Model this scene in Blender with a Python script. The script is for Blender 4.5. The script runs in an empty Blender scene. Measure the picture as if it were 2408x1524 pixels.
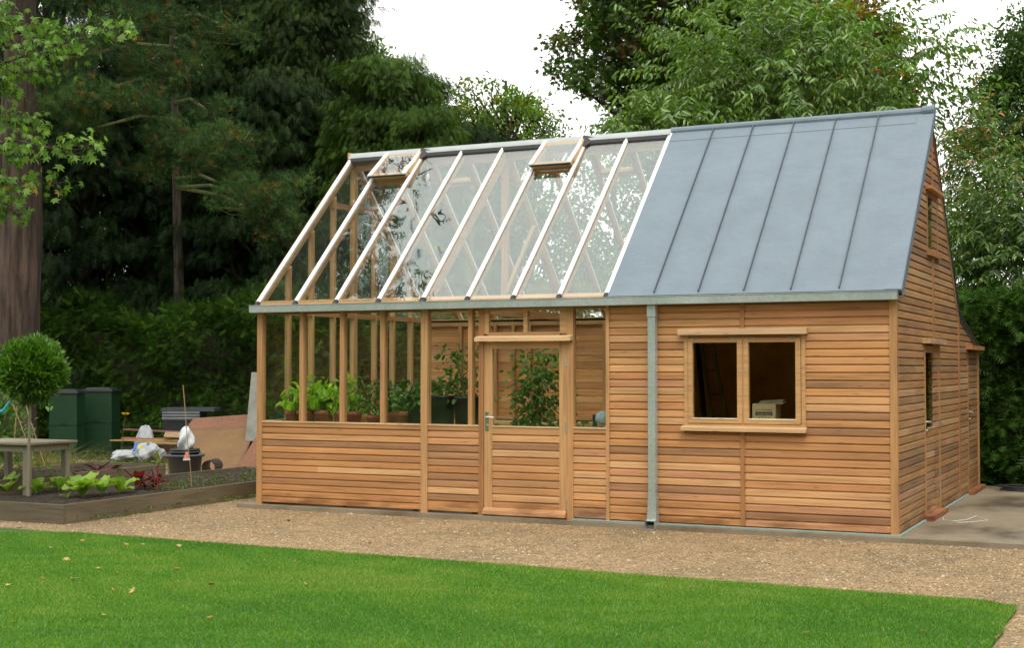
import bpy, math, random
import numpy as np
from mathutils import Vector, Matrix
C = bpy.context.scene.collection
R = math.radians

# ------------------------------------------------------------------ camera
CAM = np.array([10.5502211, -14.5332281, 1.73453433])
YAW, PITCH, FOC = 0.44682059, 0.03113111, 1.35195311
fw = np.array([-math.sin(YAW)*math.cos(PITCH), math.cos(YAW)*math.cos(PITCH), math.sin(PITCH)])
rt = np.array([math.cos(YAW), math.sin(YAW), 0.0])
up = np.cross(rt, fw)
cam_data = bpy.data.cameras.new('camera')
cam = bpy.data.objects.new('camera', cam_data); C.objects.link(cam)
cam.matrix_world = Matrix(((rt[0], up[0], -fw[0], CAM[0]), (rt[1], up[1], -fw[1], CAM[1]), (rt[2], up[2], -fw[2], CAM[2]), (0, 0, 0, 1)))
cam_data.sensor_width = 36; cam_data.sensor_fit = 'HORIZONTAL'; cam_data.lens = 36*FOC
cam_data.clip_start = 0.1; cam_data.clip_end = 2000
bpy.context.scene.camera = cam

# ------------------------------------------------------------------ world, sun, exposure
SUN_EL, SUN_AZ = R(58), R(150)      # azimuth clockwise from +y
world = bpy.data.worlds.new('World'); bpy.context.scene.world = world
world.use_nodes = True
wn = world.node_tree.nodes; wl = world.node_tree.links; wn.clear()
sky = wn.new('ShaderNodeTexSky'); sky.sky_type = 'NISHITA'; sky.sun_disc = False
sky.sun_elevation = SUN_EL; sky.sun_rotation = SUN_AZ; sky.air_density = 1.0; sky.dust_density = 4.0; sky.ozone_density = 1.0
mixw = wn.new('ShaderNodeMixRGB'); mixw.blend_type = 'MIX'; mixw.inputs[0].default_value = 0.80
mixw.inputs[2].default_value = (11.9, 11.7, 10.9, 1)          # the even white cloud cover
bgn = wn.new('ShaderNodeBackground'); bgn.inputs[1].default_value = 0.15
out = wn.new('ShaderNodeOutputWorld')
wl.new(sky.outputs[0], mixw.inputs[1]); wl.new(mixw.outputs[0], bgn.inputs[0]); wl.new(bgn.outputs[0], out.inputs[0])
sd = bpy.data.lights.new('sun', 'SUN'); sd.energy = 1.3; sd.angle = R(25); sd.color = (1.0, 0.92, 0.78)
so = bpy.data.objects.new('sun', sd); C.objects.link(so)
sv = Vector((math.sin(SUN_AZ)*math.cos(SUN_EL), math.cos(SUN_AZ)*math.cos(SUN_EL), math.sin(SUN_EL)))
so.rotation_euler = sv.to_track_quat('Z', 'Y').to_euler()
so.location = (20, -20, 30)
sc = bpy.context.scene
sc.view_settings.view_transform = 'Standard'; sc.view_settings.look = 'None'
sc.view_settings.exposure = 0.35; sc.view_settings.gamma = 1.0
sc.cycles.max_bounces = 10; sc.cycles.diffuse_bounces = 5; sc.cycles.glossy_bounces = 3
sc.cycles.transmission_bounces = 4; sc.cycles.transparent_max_bounces = 24
sc.cycles.sample_clamp_indirect = 4.0
sc.cycles.use_denoising = True

def at(px, py, d):
    """a world point seen at photo pixel (2408 wide) at forward distance d (metres)"""
    f = FOC*2408
    return Vector(CAM + d*(fw + rt*(px-1204)/f - up*(py-762)/f))

# ------------------------------------------------------------------ materials
def new_mat(name):
    m = bpy.data.materials.new(name); m.use_nodes = True
    nt = m.node_tree; b = nt.nodes['Principled BSDF']
    return m, nt, b
def N(nt, t, **kw):
    n = nt.nodes.new(t)
    for k, v in kw.items():
        if k.startswith('i_'): n.inputs[int(k[2:])].default_value = v
        else: setattr(n, k, v)
    return n
def noise(nt, scale, detail=4, vec=None, rough=.55):
    n = nt.nodes.new('ShaderNodeTexNoise'); n.inputs['Scale'].default_value = scale; n.inputs['Detail'].default_value = detail
    n.inputs['Roughness'].default_value = rough
    if vec is not None: nt.links.new(vec, n.inputs['Vector'])
    return n
def ramp(nt, src, stops):
    r = nt.nodes.new('ShaderNodeValToRGB'); e = r.color_ramp.elements
    while len(e) < len(stops): e.new(.5)
    for i, (p, c) in enumerate(stops):
        e[i].position = p; e[i].color = tuple(c)+(1,) if len(c) == 3 else c
    nt.links.new(src, r.inputs[0]); return r
def mult(nt, a, b, fac=1.0, mode='MULTIPLY'):
    m = nt.nodes.new('ShaderNodeMixRGB'); m.blend_type = mode; m.inputs[0].default_value = fac
    for i, s in ((1, a), (2, b)):
        if isinstance(s, tuple): m.inputs[i].default_value = s if len(s) == 4 else s+(1,)
        else: nt.links.new(s, m.inputs[i])
    return m
def bump(nt, b, h, strength=.3, dist=.01):
    n = nt.nodes.new('ShaderNodeBump'); n.inputs['Strength'].default_value = strength; n.inputs['Distance'].default_value = dist
    nt.links.new(h, n.inputs['Height']); nt.links.new(n.outputs[0], b.inputs['Normal']); return n
def coords(nt, scale):
    tc = nt.nodes.new('ShaderNodeTexCoord'); mp = nt.nodes.new('ShaderNodeMapping'); mp.inputs['Scale'].default_value = scale
    nt.links.new(tc.outputs['Object'], mp.inputs[0]); return mp.outputs[0]

def wood_mat(name, axis, rough=.55, attr=True, base=(.42, .23, .11), contrast=1.0, weather=.25):
    m, nt, b = new_mat(name)
    s = [34, 34, 34]; s[axis] = 1.6
    v = coords(nt, tuple(s))
    g = noise(nt, 1.0, 5, v, .65)
    r = ramp(nt, g.outputs[0], [(.28, tuple([.74-.10*contrast]*3)), (.5, (1, 1, 1)), (.75, (1.16, 1.13, 1.08))])
    if attr:
        a = nt.nodes.new('ShaderNodeAttribute'); a.attribute_name = 'col'; col = a.outputs[0]
    else: col = base
    c1 = mult(nt, col, r.outputs[0])
    s2 = [3, 3, 3]; s2[axis] = .7
    g2 = noise(nt, 1.0, 3, coords(nt, tuple(s2)))
    r2 = ramp(nt, g2.outputs[0], [(.35, (.82, .80, .78)), (.65, (1.1, 1.08, 1.04))])
    c2 = mult(nt, c1.outputs[0], r2.outputs[0], weather*3)
    outc = c2.outputs[0]
    if name in ('cedar_along_x', 'cedar_along_y'):
        tc = nt.nodes.new('ShaderNodeTexCoord'); sp = nt.nodes.new('ShaderNodeSeparateXYZ'); nt.links.new(tc.outputs['Object'], sp.inputs[0])
        zr = ramp(nt, sp.outputs[2], [(.0, (1, 1, 1)), (.09, (.75, .75, .75)), (.22, (0, 0, 0))])
        ns = noise(nt, 1.0, 5, coords(nt, (2.2, 2.2, 9))); nr = ramp(nt, ns.outputs[0], [(.42, (0, 0, 0)), (.62, (1, 1, 1))])
        f = mult(nt, zr.outputs[0], nr.outputs[0]); mx = nt.nodes.new('ShaderNodeMixRGB'); mx.blend_type = 'MULTIPLY'; nt.links.new(f.outputs[0], mx.inputs[0]); nt.links.new(outc, mx.inputs[1]); mx.inputs[2].default_value = (.48, .40, .34, 1); outc = mx.outputs[0]
        vk = N(nt, 'ShaderNodeTexVoronoi'); vk.inputs['Scale'].default_value = 1.0; kv = [22, 22, 22]; kv[axis] = 2.6; nt.links.new(coords(nt, tuple(kv)), vk.inputs['Vector'])
        kr = ramp(nt, vk.outputs['Distance'], [(.05, (.45, .34, .26)), (.13, (1, 1, 1))]); k2 = mult(nt, outc, kr.outputs[0], .8); outc = k2.outputs[0]
    nt.links.new(outc, b.inputs['Base Color'])
    b.inputs['Roughness'].default_value = rough; b.inputs['Specular IOR Level'].default_value = .3
    bump(nt, b, g.outputs[0], .25, .004)
    return m
def plain(name, col, rough=.6, metal=0.0, var=.12, scale=8, spec=.4, bmp=0.0):
    m, nt, b = new_mat(name)
    g = noise(nt, scale, 5, coords(nt, (1, 1, 1)))
    lo = tuple(c*(1-var) for c in col); hi = tuple(min(1, c*(1+var)) for c in col)
    r = ramp(nt, g.outputs[0], [(.3, lo), (.7, hi)])
    nt.links.new(r.outputs[0], b.inputs['Base Color'])
    b.inputs['Roughness'].default_value = rough; b.inputs['Metallic'].default_value = metal; b.inputs['Specular IOR Level'].default_value = spec
    if bmp: bump(nt, b, g.outputs[0], bmp, .01)
    return m
def leaf_mat(name, trans=.35, gloss=.04, rough=.45):
    m = bpy.data.materials.new(name); m.use_nodes = True; nt = m.node_tree; nt.nodes.clear()
    a = N(nt, 'ShaderNodeAttribute', attribute_name='col')
    d = N(nt, 'ShaderNodeBsdfDiffuse'); t = N(nt, 'ShaderNodeBsdfTranslucent'); g = N(nt, 'ShaderNodeBsdfGlossy'); g.inputs['Roughness'].default_value = rough
    g.inputs[0].default_value = (.9, .95, 1, 1)
    tint = mult(nt, a.outputs[0], (1.25, 1.35, .55, 1))
    m1 = N(nt, 'ShaderNodeMixShader'); m1.inputs[0].default_value = trans
    m2 = N(nt, 'ShaderNodeMixShader'); m2.inputs[0].default_value = gloss
    o = N(nt, 'ShaderNodeOutputMaterial')
    L = nt.links.new
    L(a.outputs[0], d.inputs[0]); L(tint.outputs[0], t.inputs[0]); L(d.outputs[0], m1.inputs[1]); L(t.outputs[0], m1.inputs[2])
    L(m1.outputs[0], m2.inputs[1]); L(g.outputs[0], m2.inputs[2]); L(m2.outputs[0], o.inputs[0])
    return m
def glass_mat(name, f0=.05, tint=(.95, .98, .96), wave=.02, dirt=.0, wscale=2.5):
    m = bpy.data.materials.new(name); m.use_nodes = True; nt = m.node_tree; nt.nodes.clear()
    tr = N(nt, 'ShaderNodeBsdfTransparent'); tr.inputs[0].default_value = tint+(1,)
    gl = N(nt, 'ShaderNodeBsdfGlossy'); gl.inputs['Roughness'].default_value = .0; gl.inputs[0].default_value = (.90, .98, 1, 1)
    df = N(nt, 'ShaderNodeBsdfDiffuse'); df.inputs[0].default_value = (.75, .78, .78, 1)
    lw = N(nt, 'ShaderNodeLayerWeight'); lw.inputs[0].default_value = .5
    pw = N(nt, 'ShaderNodeMath', operation='POWER'); pw.inputs[1].default_value = 5
    ma = N(nt, 'ShaderNodeMath', operation='MULTIPLY_ADD'); ma.inputs[1].default_value = 1-f0; ma.inputs[2].default_value = f0
    m1 = N(nt, 'ShaderNodeMixShader'); m2 = N(nt, 'ShaderNodeMixShader'); o = N(nt, 'ShaderNodeOutputMaterial')
    L = nt.links.new
    n1 = noise(nt, wscale, 1, coords(nt, (1, 1, 1))); bp = N(nt, 'ShaderNodeBump'); bp.inputs['Strength'].default_value = 1; bp.inputs['Distance'].default_value = wave
    L(n1.outputs[0], bp.inputs['Height']); L(bp.outputs[0], gl.inputs['Normal'])
    L(lw.outputs['Facing'], pw.inputs[0]); L(pw.outputs[0], ma.inputs[0]); L(ma.outputs[0], m1.inputs[0])
    L(tr.outputs[0], m1.inputs[1]); L(gl.outputs[0], m1.inputs[2])
    n2 = noise(nt, 1.2, 6, coords(nt, (1, 1, 1))); n3 = noise(nt, 60, 2, coords(nt, (1, 1, 1)))
    mm = N(nt, 'ShaderNodeMath', operation='MULTIPLY'); L(n2.outputs[0], mm.inputs[0]); L(n3.outputs[0], mm.inputs[1])
    m3 = N(nt, 'ShaderNodeMath', operation='MULTIPLY'); L(mm.outputs[0], m3.inputs[0]); m3.inputs[1].default_value = dirt*4
    L(m3.outputs[0], m2.inputs[0]); L(m1.outputs[0], m2.inputs[1]); L(df.outputs[0], m2.inputs[2]); L(m2.outputs[0], o.inputs[0])
    return m

M = {}
M['wx'] = wood_mat('cedar_along_x', 0); M['wy'] = wood_mat('cedar_along_y', 1); M['wz'] = wood_mat('cedar_upright', 2)
M['ws'] = wood_mat('cedar_rafter', 1)
M['oak'] = wood_mat('weathered_teak', 0, .8, False, (.27, .25, .18), 1.3)
M['oakz'] = wood_mat('weathered_teak_legs', 2, .8, False, (.27, .25, .18), 1.3)
M['ply'] = wood_mat('plywood_face', 2, .8, True, contrast=.05, weather=.2)
M['plank'] = wood_mat('rough_plank', 0, .8, True)
M['glass'] = glass_mat('wall_glass', .045, wave=.004)
M['roofglass'] = glass_mat('roof_glass', .118, (.965, .985, .97), wave=.006, dirt=.006, wscale=1.6)
M['darkglass'] = glass_mat('shed_glass', .018, (.93, .93, .86), wave=.001)
M['alu'] = plain('white_aluminium', (.80, .82, .83), .35, 0, .03, 3)
M['silver'] = plain('mill_aluminium', (.62, .66, .68), .4, .3, .05, 5)
M['black'] = plain('black_rubber', (.025, .027, .03), .6)
M['chrome'] = plain('steel_fitting', (.75, .76, .78), .25, 1.0, .04)
def zinc():
    m, nt, b = new_mat('galvanised_steel')
    v = N(nt, 'ShaderNodeTexVoronoi'); v.inputs['Scale'].default_value = 45; nt.links.new(coords(nt, (1, 1, 1)), v.inputs['Vector'])
    r = ramp(nt, v.outputs['Color'], [(.2, (.47, .53, .53)), (.8, (.55, .61, .61))])
    n = noise(nt, 1.3, 3, coords(nt, (1, 1, 1))); r2 = ramp(nt, n.outputs[0], [(.35, (.85, .9, .87)), (.65, (1.08, 1.08, 1.08))])
    c = mult(nt, r.outputs[0], r2.outputs[0]); nt.links.new(c.outputs[0], b.inputs['Base Color'])
    b.inputs['Metallic'].default_value = .5; b.inputs['Roughness'].default_value = .3
    bump(nt, b, noise(nt, .9, 2, coords(nt, (1, 1, 1))).outputs[0], .5, .08)
    return m
M['zinc'] = zinc()
def membrane():
    m, nt, b = new_mat('roof_membrane')
    n = noise(nt, 2.2, 6, coords(nt, (1, 1, 1)), .6); r = ramp(nt, n.outputs[0], [(.3, (.128, .172, .215)), (.7, (.155, .203, .252))])
    n2 = noise(nt, 140, 2, coords(nt, (1, 1, 1))); r2 = ramp(nt, n2.outputs[0], [(.3, (.9, .9, .9)), (.7, (1.08, 1.08, 1.08))])
    c = mult(nt, r.outputs[0], r2.outputs[0]); nt.links.new(c.outputs[0], b.inputs['Base Color'])
    b.inputs['Roughness'].default_value = .62; b.inputs['Specular IOR Level'].default_value = .6
    bump(nt, b, noise(nt, 3, 5, coords(nt, (1, 1, 1))).outputs[0], .6, .05)
    return m
M['mem'] = membrane()
def concrete(name, col, wet=True):
    m, nt, b = new_mat(name)
    n = noise(nt, 1.1, 7, coords(nt, (1, .6, 1)), .6); r = ramp(nt, n.outputs[0], [(.36, tuple(c*.55 for c in col)), (.52, col), (.7, tuple(min(1, c*1.25) for c in col))])
    n2 = noise(nt, 90, 3, coords(nt, (1, 1, 1))); r2 = ramp(nt, n2.outputs[0], [(.3, (.85, .85, .85)), (.7, (1.12, 1.12, 1.12))])
    c = mult(nt, r.outputs[0], r2.outputs[0]); nt.links.new(c.outputs[0], b.inputs['Base Color'])
    rr = ramp(nt, n.outputs[0], [(.38, (.3, .3, .3)), (.55, (.75, .75, .75))]); nt.links.new(rr.outputs[0], b.inputs['Roughness'])
    bump(nt, b, n2.outputs[0], .3, .004); return m
M['seam'] = plain('seam_membrane', (.085, .11, .135), .6)
M['conc'] = concrete('damp_concrete', (.225, .185, .125))
M['strip'] = plain('blue_green_strip', (.30, .38, .35), .7)
def gravel():
    m, nt, b = new_mat('fine_gravel')
    co = coords(nt, (1, 1, 1))
    v = N(nt, 'ShaderNodeTexVoronoi'); v.inputs['Scale'].default_value = 75; nt.links.new(co, v.inputs['Vector'])
    r = ramp(nt, v.outputs['Color'], [(.1, (.10, .064, .033)), (.35, (.24, .165, .085)), (.65, (.35, .25, .135)), (.92, (.50, .40, .25))])
    n = noise(nt, .9, 5, co); r2 = ramp(nt, n.outputs[0], [(.3, (.74, .76, .74)), (.65, (1.08, 1.04, 1.0))])
    c = mult(nt, r.outputs[0], r2.outputs[0])
    n3 = noise(nt, 9, 4, co); r3 = ramp(nt, n3.outputs[0], [(.35, (.78, .76, .72)), (.6, (1.05, 1.05, 1.05))])
    c2 = mult(nt, c.outputs[0], r3.outputs[0]); nt.links.new(c2.outputs[0], b.inputs['Base Color']); b.inputs['Roughness'].default_value = .85
    bump(nt, b, v.outputs['Distance'], .8, .012); return m
M['gravel'] = gravel()
def soilm(name, a, bcol, sc_=25):
    m, nt, b = new_mat(name); co = coords(nt, (1, 1, 1))
    n = noise(nt, sc_, 8, co, .7); r = ramp(nt, n.outputs[0], [(.3, a), (.62, bcol), (.8, tuple(c*1.8 for c in bcol))])
    nt.links.new(r.outputs[0], b.inputs['Base Color']); b.inputs['Roughness'].default_value = .95
    bump(nt, b, n.outputs[0], 1, .04); return m
M['soil'] = soilm('garden_soil', (.018, .012, .008), (.055, .038, .025))
M['ground'] = soilm('leaf_litter', (.02, .022, .01), (.05, .045, .022), 6)
def lawnm():
    m, nt, b = new_mat('lawn_turf'); co = coords(nt, (1, 1, 1))
    n = noise(nt, 1.3, 6, co); r = ramp(nt, n.outputs[0], [(.3, (.055, .165, .010)), (.7, (.095, .225, .016))])
    n2 = noise(nt, 120, 3, co); r2 = ramp(nt, n2.outputs[0], [(.3, (.45, .45, .45)), (.7, (1.0, 1.0, 1.0))])
    c = mult(nt, r.outputs[0], r2.outputs[0]); nt.links.new(c.outputs[0], b.inputs['Base Color']); b.inputs['Roughness'].default_value = .9
    bump(nt, b, n2.outputs[0], 1, .02); return m
M['lawn'] = lawnm()
M['grass'] = leaf_mat('grass_blades', .35, .03, .5)
M['leaf'] = leaf_mat('foliage', .40, .03, .5)
M['shiny'] = leaf_mat('glossy_foliage', .33, .055, .38)
M['needle'] = leaf_mat('needles', .2, .012, .5)
M['dry'] = leaf_mat('dry_leaf', .15, .02)
M['bark'] = None
def barkm(name, a, bcol, zs=.35):
    m, nt, b = new_mat(name); co = coords(nt, (9, 9, zs*4))
    n = noise(nt, 1.2, 8, co, .7); r = ramp(nt, n.outputs[0], [(.34, a), (.6, bcol), (.75, tuple(c*1.5 for c in bcol))])
    n2 = noise(nt, 1.5, 3, coords(nt, (1, 1, 1))); r2 = ramp(nt, n2.outputs[0], [(.35, (.75, .8, .75)), (.7, (1.15, 1.1, 1.1))])
    c = mult(nt, r.outputs[0], r2.outputs[0])
    nt.links.new(c.outputs[0], b.inputs['Base Color']); b.inputs['Roughness'].default_value = .95
    bump(nt, b, n.outputs[0], 1, .06); return m
M['bark'] = barkm('dark_bark', (.03, .024, .018), (.10, .08, .06))
M['redbark'] = barkm('redwood_bark', (.030, .019, .015), (.115, .078, .062), .25)
M['moss'] = barkm('mossy_bark', (.05, .06, .015), (.15, .17, .045))
M['twig'] = barkm('green_twig', (.06, .06, .025), (.14, .13, .06))
M['terra'] = plain('terracotta', (.30, .115, .065), .75, 0, .15, 14)
M['tub'] = plain('black_plastic', (.028, .034, .036), .42, 0, .2)
M['greytub'] = plain('grey_plastic', (.075, .085, .095), .5, 0, .15)
M['bin'] = plain('green_plastic', (.010, .045, .017), .5, 0, .12)
M['white'] = plain('white_plastic', (.58, .62, .66), .5, 0, .06, 20)
M['sack'] = plain('woven_sack', (.36, .40, .42), .7, 0, .2, 7, bmp=.6)
M['blue'] = plain('blue_print', (.05, .14, .38), .6); M['yellow'] = plain('yellow_print', (.6, .48, .07), .6)
M['cup'] = plain('pale_blue_plastic', (.45, .62, .72), .4)
M['bluebag'] = plain('blue_grey_plastic', (.10, .15, .22), .35, 0, .4, 12, bmp=.8)
M['card'] = plain('cardboard', (.46, .42, .31), .8); M['cardink'] = plain('box_ink', (.06, .06, .08), .8); M['cardmid'] = plain('box_faint_ink', (.22, .2, .16), .8)
M['shed_in'] = plain('board_lining', (.72, .50, .20), .8, 0, .25, 3)
M['ladder'] = plain('olive_fibreglass', (.22, .24, .05), .6)
M['cane'] = plain('bamboo', (.36, .25, .11), .6, 0, .2, 30)
M['cable'] = plain('white_cable', (.7, .7, .7), .5)
M['greysheet'] = plain('weathered_grey_board', (.17, .17, .15), .8, 0, .2, 5)
M['bedtimber'] = wood_mat('bed_timber', 1, .9, False, (.16, .135, .09), 1.4, .45)
M['bedtimberx'] = wood_mat('bed_timber_x', 0, .9, False, (.15, .13, .09), 1.4, .45)
M['bulb'] = plain('bulb_glass', (.75, .76, .74), .15)
M['packet'] = plain('seed_packet_print', (.55, .2, .15), .5, 0, .6, 60)
M['teal'] = plain('teal_plastic', (.02, .30, .30), .5)

# ------------------------------------------------------------------ object helpers
def tag(o, label=None, cat=None, group=None, kind=None):
    if label: o['label'] = label
    if cat: o['category'] = cat
    if group: o['group'] = group
    if kind: o['kind'] = kind
    return o
def empty(name, loc, label=None, cat=None, group=None):
    o = bpy.data.objects.new(name, None); C.objects.link(o); o.location = loc; o.empty_display_size = .2
    bpy.context.view_layer.update() if False else None
    return tag(o, label, cat, group)
class MB:
    def __init__(s): s.v = []; s.f = []; s.c = []; s.m = []
    def add(s, vs, fs, col=(.42, .23, .11), mi=0):
        n = len(s.v); s.v += [tuple(v) for v in vs]; s.f += [tuple(i+n for i in f) for f in fs]; s.c += [col]*len(vs); s.m += [mi]*len(fs)
    def box(s, x0, x1, y0, y1, z0, z1, col=(.42, .23, .11), mi=0):
        vs = [(x, y, z) for z in (z0, z1) for y in (y0, y1) for x in (x0, x1)]
        s.add(vs, [(0, 2, 3, 1), (4, 5, 7, 6), (0, 1, 5, 4), (2, 6, 7, 3), (0, 4, 6, 2), (1, 3, 7, 5)], col, mi)
    def quadprism(s, quad, thick, col=(.42, .23, .11), mi=0):
        """four corners in a plane, thickened along the normal"""
        q = [Vector(p) for p in quad]; n = (q[1]-q[0]).cross(q[-1]-q[0]).normalized()*thick
        k = len(q)
        vs = q + [p-n for p in q]
        fs = [tuple(range(k)), tuple(range(2*k-1, k-1, -1))] + [(i, i+k, (i+1) % k+k, (i+1) % k) for i in range(k)]
        s.add(vs, fs, col, mi)
    def beam(s, a, b, w, h, upv=(0, 0, 1), col=(.42, .23, .11), mi=0):
        """bar from a to b, w across, h along upv-ish; a,b at centre of the section"""
        a = Vector(a); b = Vector(b); d = (b-a).normalized(); x = d.cross(Vector(upv)).normalized(); z = x.cross(d)
        vs = [p+x*(w/2*i)+z*(h/2*j) for p in (a, b) for j in (-1, 1) for i in (-1, 1)]
        s.add(vs, [(0, 2, 3, 1), (4, 5, 7, 6), (0, 1, 5, 4), (2, 6, 7, 3), (0, 4, 6, 2), (1, 3, 7, 5)], col, mi)
    def tube(s, pts, rad, n=8, col=(.42, .23, .11), mi=0, caps=True):
        pts = [Vector(p) for p in pts]
        if not hasattr(rad, '__len__'): rad = [rad]*len(pts)
        base = len(s.v); vs = []; fs = []
        prev = None
        for i, p in enumerate(pts):
            d = (pts[min(i+1, len(pts)-1)]-pts[max(i-1, 0)]).normalized()
            if prev is None:
                x = d.cross(Vector((0, 0, 1)) if abs(d.z) < .9 else Vector((1, 0, 0))).normalized()
            else: x = (prev-d*prev.dot(d)).normalized()
            prev = x; y = d.cross(x)
            for k in range(n):
                a = 2*math.pi*k/n; vs.append(p+(x*math.cos(a)+y*math.sin(a))*rad[i])
        for i in range(len(pts)-1):
            for k in range(n):
                fs.append((i*n+k, i*n+(k+1) % n, (i+1)*n+(k+1) % n, (i+1)*n+k))
        if caps: fs.append(tuple(range(n-1, -1, -1))); fs.append(tuple((len(pts)-1)*n+k for k in range(n)))
        s.add(vs, fs, col, mi)
    def lathe(s, c, prof, n=20, col=(.42, .23, .11), mi=0):
        vs = []; fs = []
        for (r, z) in prof:
            for k in range(n):
                a = 2*math.pi*k/n; vs.append((c[0]+r*math.cos(a), c[1]+r*math.sin(a), c[2]+z))
        for i in range(len(prof)-1):
            for k in range(n): fs.append((i*n+k, i*n+(k+1) % n, (i+1)*n+(k+1) % n, (i+1)*n+k))
        fs.append(tuple(range(n-1, -1, -1)))
        s.add(vs, fs, col, mi)
    def build(s, name, mats, parent=None, smooth=False):
        me = bpy.data.meshes.new(name); me.from_pydata([tuple(v) for v in s.v], [], s.f)
        if not isinstance(mats, (list, tuple)): mats = [mats]
        for m in mats: me.materials.append(m)
        if len(mats) > 1: me.polygons.foreach_set('material_index', s.m)
        a = me.color_attributes.new('col', 'FLOAT_COLOR', 'POINT')
        a.data.foreach_set('color', np.array([tuple(c[:3])+(1,) for c in s.c], np.float32).ravel())
        if smooth: me.polygons.foreach_set('use_smooth', [True]*len(me.polygons))
        me.update()
        o = bpy.data.objects.new(name, me); C.objects.link(o)
        if parent is not None:
            o.parent = parent
            o.matrix_parent_inverse = Matrix.Translation(parent.location).inverted() if parent.parent is None else parent.matrix_parent_inverse.copy()
            if parent.parent is not None: o.matrix_parent_inverse = Matrix.Identity(4)
        return o

def recenter_note(): pass
def raw_mesh(name, V, F, col, mat, parent=None, smooth=False):
    """V (n,3); F (m,k) same polygon size, or list of such arrays; col (n,3)"""
    if not isinstance(F, list): F = [F]
    me = bpy.data.meshes.new(name)
    me.vertices.add(len(V)); me.vertices.foreach_set('co', np.ascontiguousarray(V, np.float32).ravel())
    loops = np.concatenate([f.ravel() for f in F]).astype(np.int32)
    starts = []; o = 0
    for f in F:
        starts.append(o+np.arange(f.shape[0])*f.shape[1]); o += f.size
    starts = np.concatenate(starts).astype(np.int32)
    me.loops.add(len(loops)); me.loops.foreach_set('vertex_index', loops)
    me.polygons.add(len(starts)); me.polygons.foreach_set('loop_start', starts)
    me.update(calc_edges=True)
    a = me.color_attributes.new('col', 'FLOAT_COLOR', 'POINT')
    cc = np.ones((len(V), 4), np.float32); cc[:, :3] = col
    a.data.foreach_set('color', cc.ravel())
    me.materials.append(mat)
    if smooth: me.polygons.foreach_set('use_smooth', np.ones(len(starts), bool))
    ob = bpy.data.objects.new(name, me); C.objects.link(ob)
    if parent is not None:
        ob.parent = parent; ob.matrix_parent_inverse = Matrix.Translation(parent.location).inverted()
    return ob

# leaf templates: verts (x across, y along, z normal), faces
def T_(v, f): return np.array(v, float), [np.array(x) for x in f]
BROAD = T_([(0, 0, 0), (.27, .32, .07), (.21, .68, .05), (0, 1, -.1), (-.21, .68, .05), (-.27, .32, .07)], [[[0, 1, 2, 3], [0, 3, 4, 5]]])
LANCE = T_([(0, 0, 0), (.15, .3, .04), (.13, .62, .03), (0, 1, -.16), (-.13, .62, .03), (-.15, .3, .04)], [[[0, 1, 2, 3], [0, 3, 4, 5]]])
DIAM = T_([(0, 0, 0), (.26, .5, .05), (0, 1, -.05), (-.26, .5, .05)], [[[0, 1, 2, 3]]])
def star():
    v = [(0, .12, 0)]; n = 5; angs = [-105, -52, 0, 52, 105]; L = [.62, .85, 1.0, .85, .62]
    pts = []
    for i, (a, l) in enumerate(zip(angs, L)):
        pts.append((l*math.sin(R(a)), .35+l*.65*math.cos(R(a)), -.10*l))
        if i < 4:
            am = (angs[i]+angs[i+1])/2; pts.append((.30*math.sin(R(am)), .35+.24*math.cos(R(am)), .04))
    v = [(0, 0, 0)]+pts
    f = [[0, i, i+1] for i in range(1, len(v)-1)]
    return T_(v, [f])
STAR = star()
def spray():
    v = []; f = []
    def tri(a, b, w):
        a = np.array(a); b = np.array(b); d = b-a; n = np.array([-d[1], d[0], 0]); n = n/np.linalg.norm(n)*w
        i = len(v); v.extend([tuple(a-n), tuple(a+n), tuple(b)]); f.append([i, i+1, i+2])
    tri((0, 0, 0), (0, 1, -.15), .035)
    for t, l in ((.12, .42), (.34, .40), (.56, .32), (.76, .2)):
        for s in (-1, 1): tri((0, t, -.15*t*t), (s*l*.8, t+l*.62, -.12-.1*t), .045)
    return T_(v, [f])
SPRAY = spray()
def tuft():
    v = []; f = []; rg = random.Random(5)
    for k in range(16):
        a = rg.random()*6.283; e = rg.uniform(.2, 1.25); l = rg.uniform(.75, 1)
        d = np.array([math.sin(e)*math.cos(a), math.cos(e), math.sin(e)*math.sin(a)])*l
        n = np.cross(d, [rg.random(), rg.random(), rg.random()]); n = n/np.linalg.norm(n)*.022
        i = len(v); v.extend([tuple(-n), tuple(n), tuple(d)]); f.append([i, i+1, i+2])
    return T_(v, [f])
TUFT = tuft()

def unit(a): return a/np.maximum(np.linalg.norm(a, axis=-1, keepdims=True), 1e-9)
def leaves(name, tmpl, P, D, S, col, mat, parent=None, rng=None, nup=.6):
    """instances of a template baked into one mesh; D leaf direction"""
    tv, tf = tmpl; n = len(P); k = len(tv)
    D = unit(D); nh = unit(rng.normal(size=(n, 3))*(1-nup)+np.array([0, 0, 1.0])*nup)
    X = unit(np.cross(D, nh)); Z = np.cross(X, D)
    V = P[:, None, :] + S[:, None, None]*(tv[None, :, 0:1]*X[:, None]+tv[None, :, 1:2]*D[:, None]+tv[None, :, 2:3]*Z[:, None])
    F = [(f[None]+(np.arange(n)*k)[:, None, None]).reshape(-1, f.shape[1]) for f in tf]
    return raw_mesh(name, V.reshape(-1, 3), F, np.repeat(col, k, axis=0), mat, parent)
def tints(rng, n, pal, jit=.18, cl=None, cljit=.15):
    pal = np.array([p[:3] for p in pal]); w = np.array([p[3] if len(p) > 3 else 1 for p in pal.tolist()]) if False else None
    i = rng.integers(0, len(pal), n); c = pal[i]*(1+rng.normal(size=(n, 1))*jit)
    if cl is not None: c = c*(1+cl[:, None]*cljit)
    return np.clip(c*np.array([1.55, 1.5, .66]), .003, 1)
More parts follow.
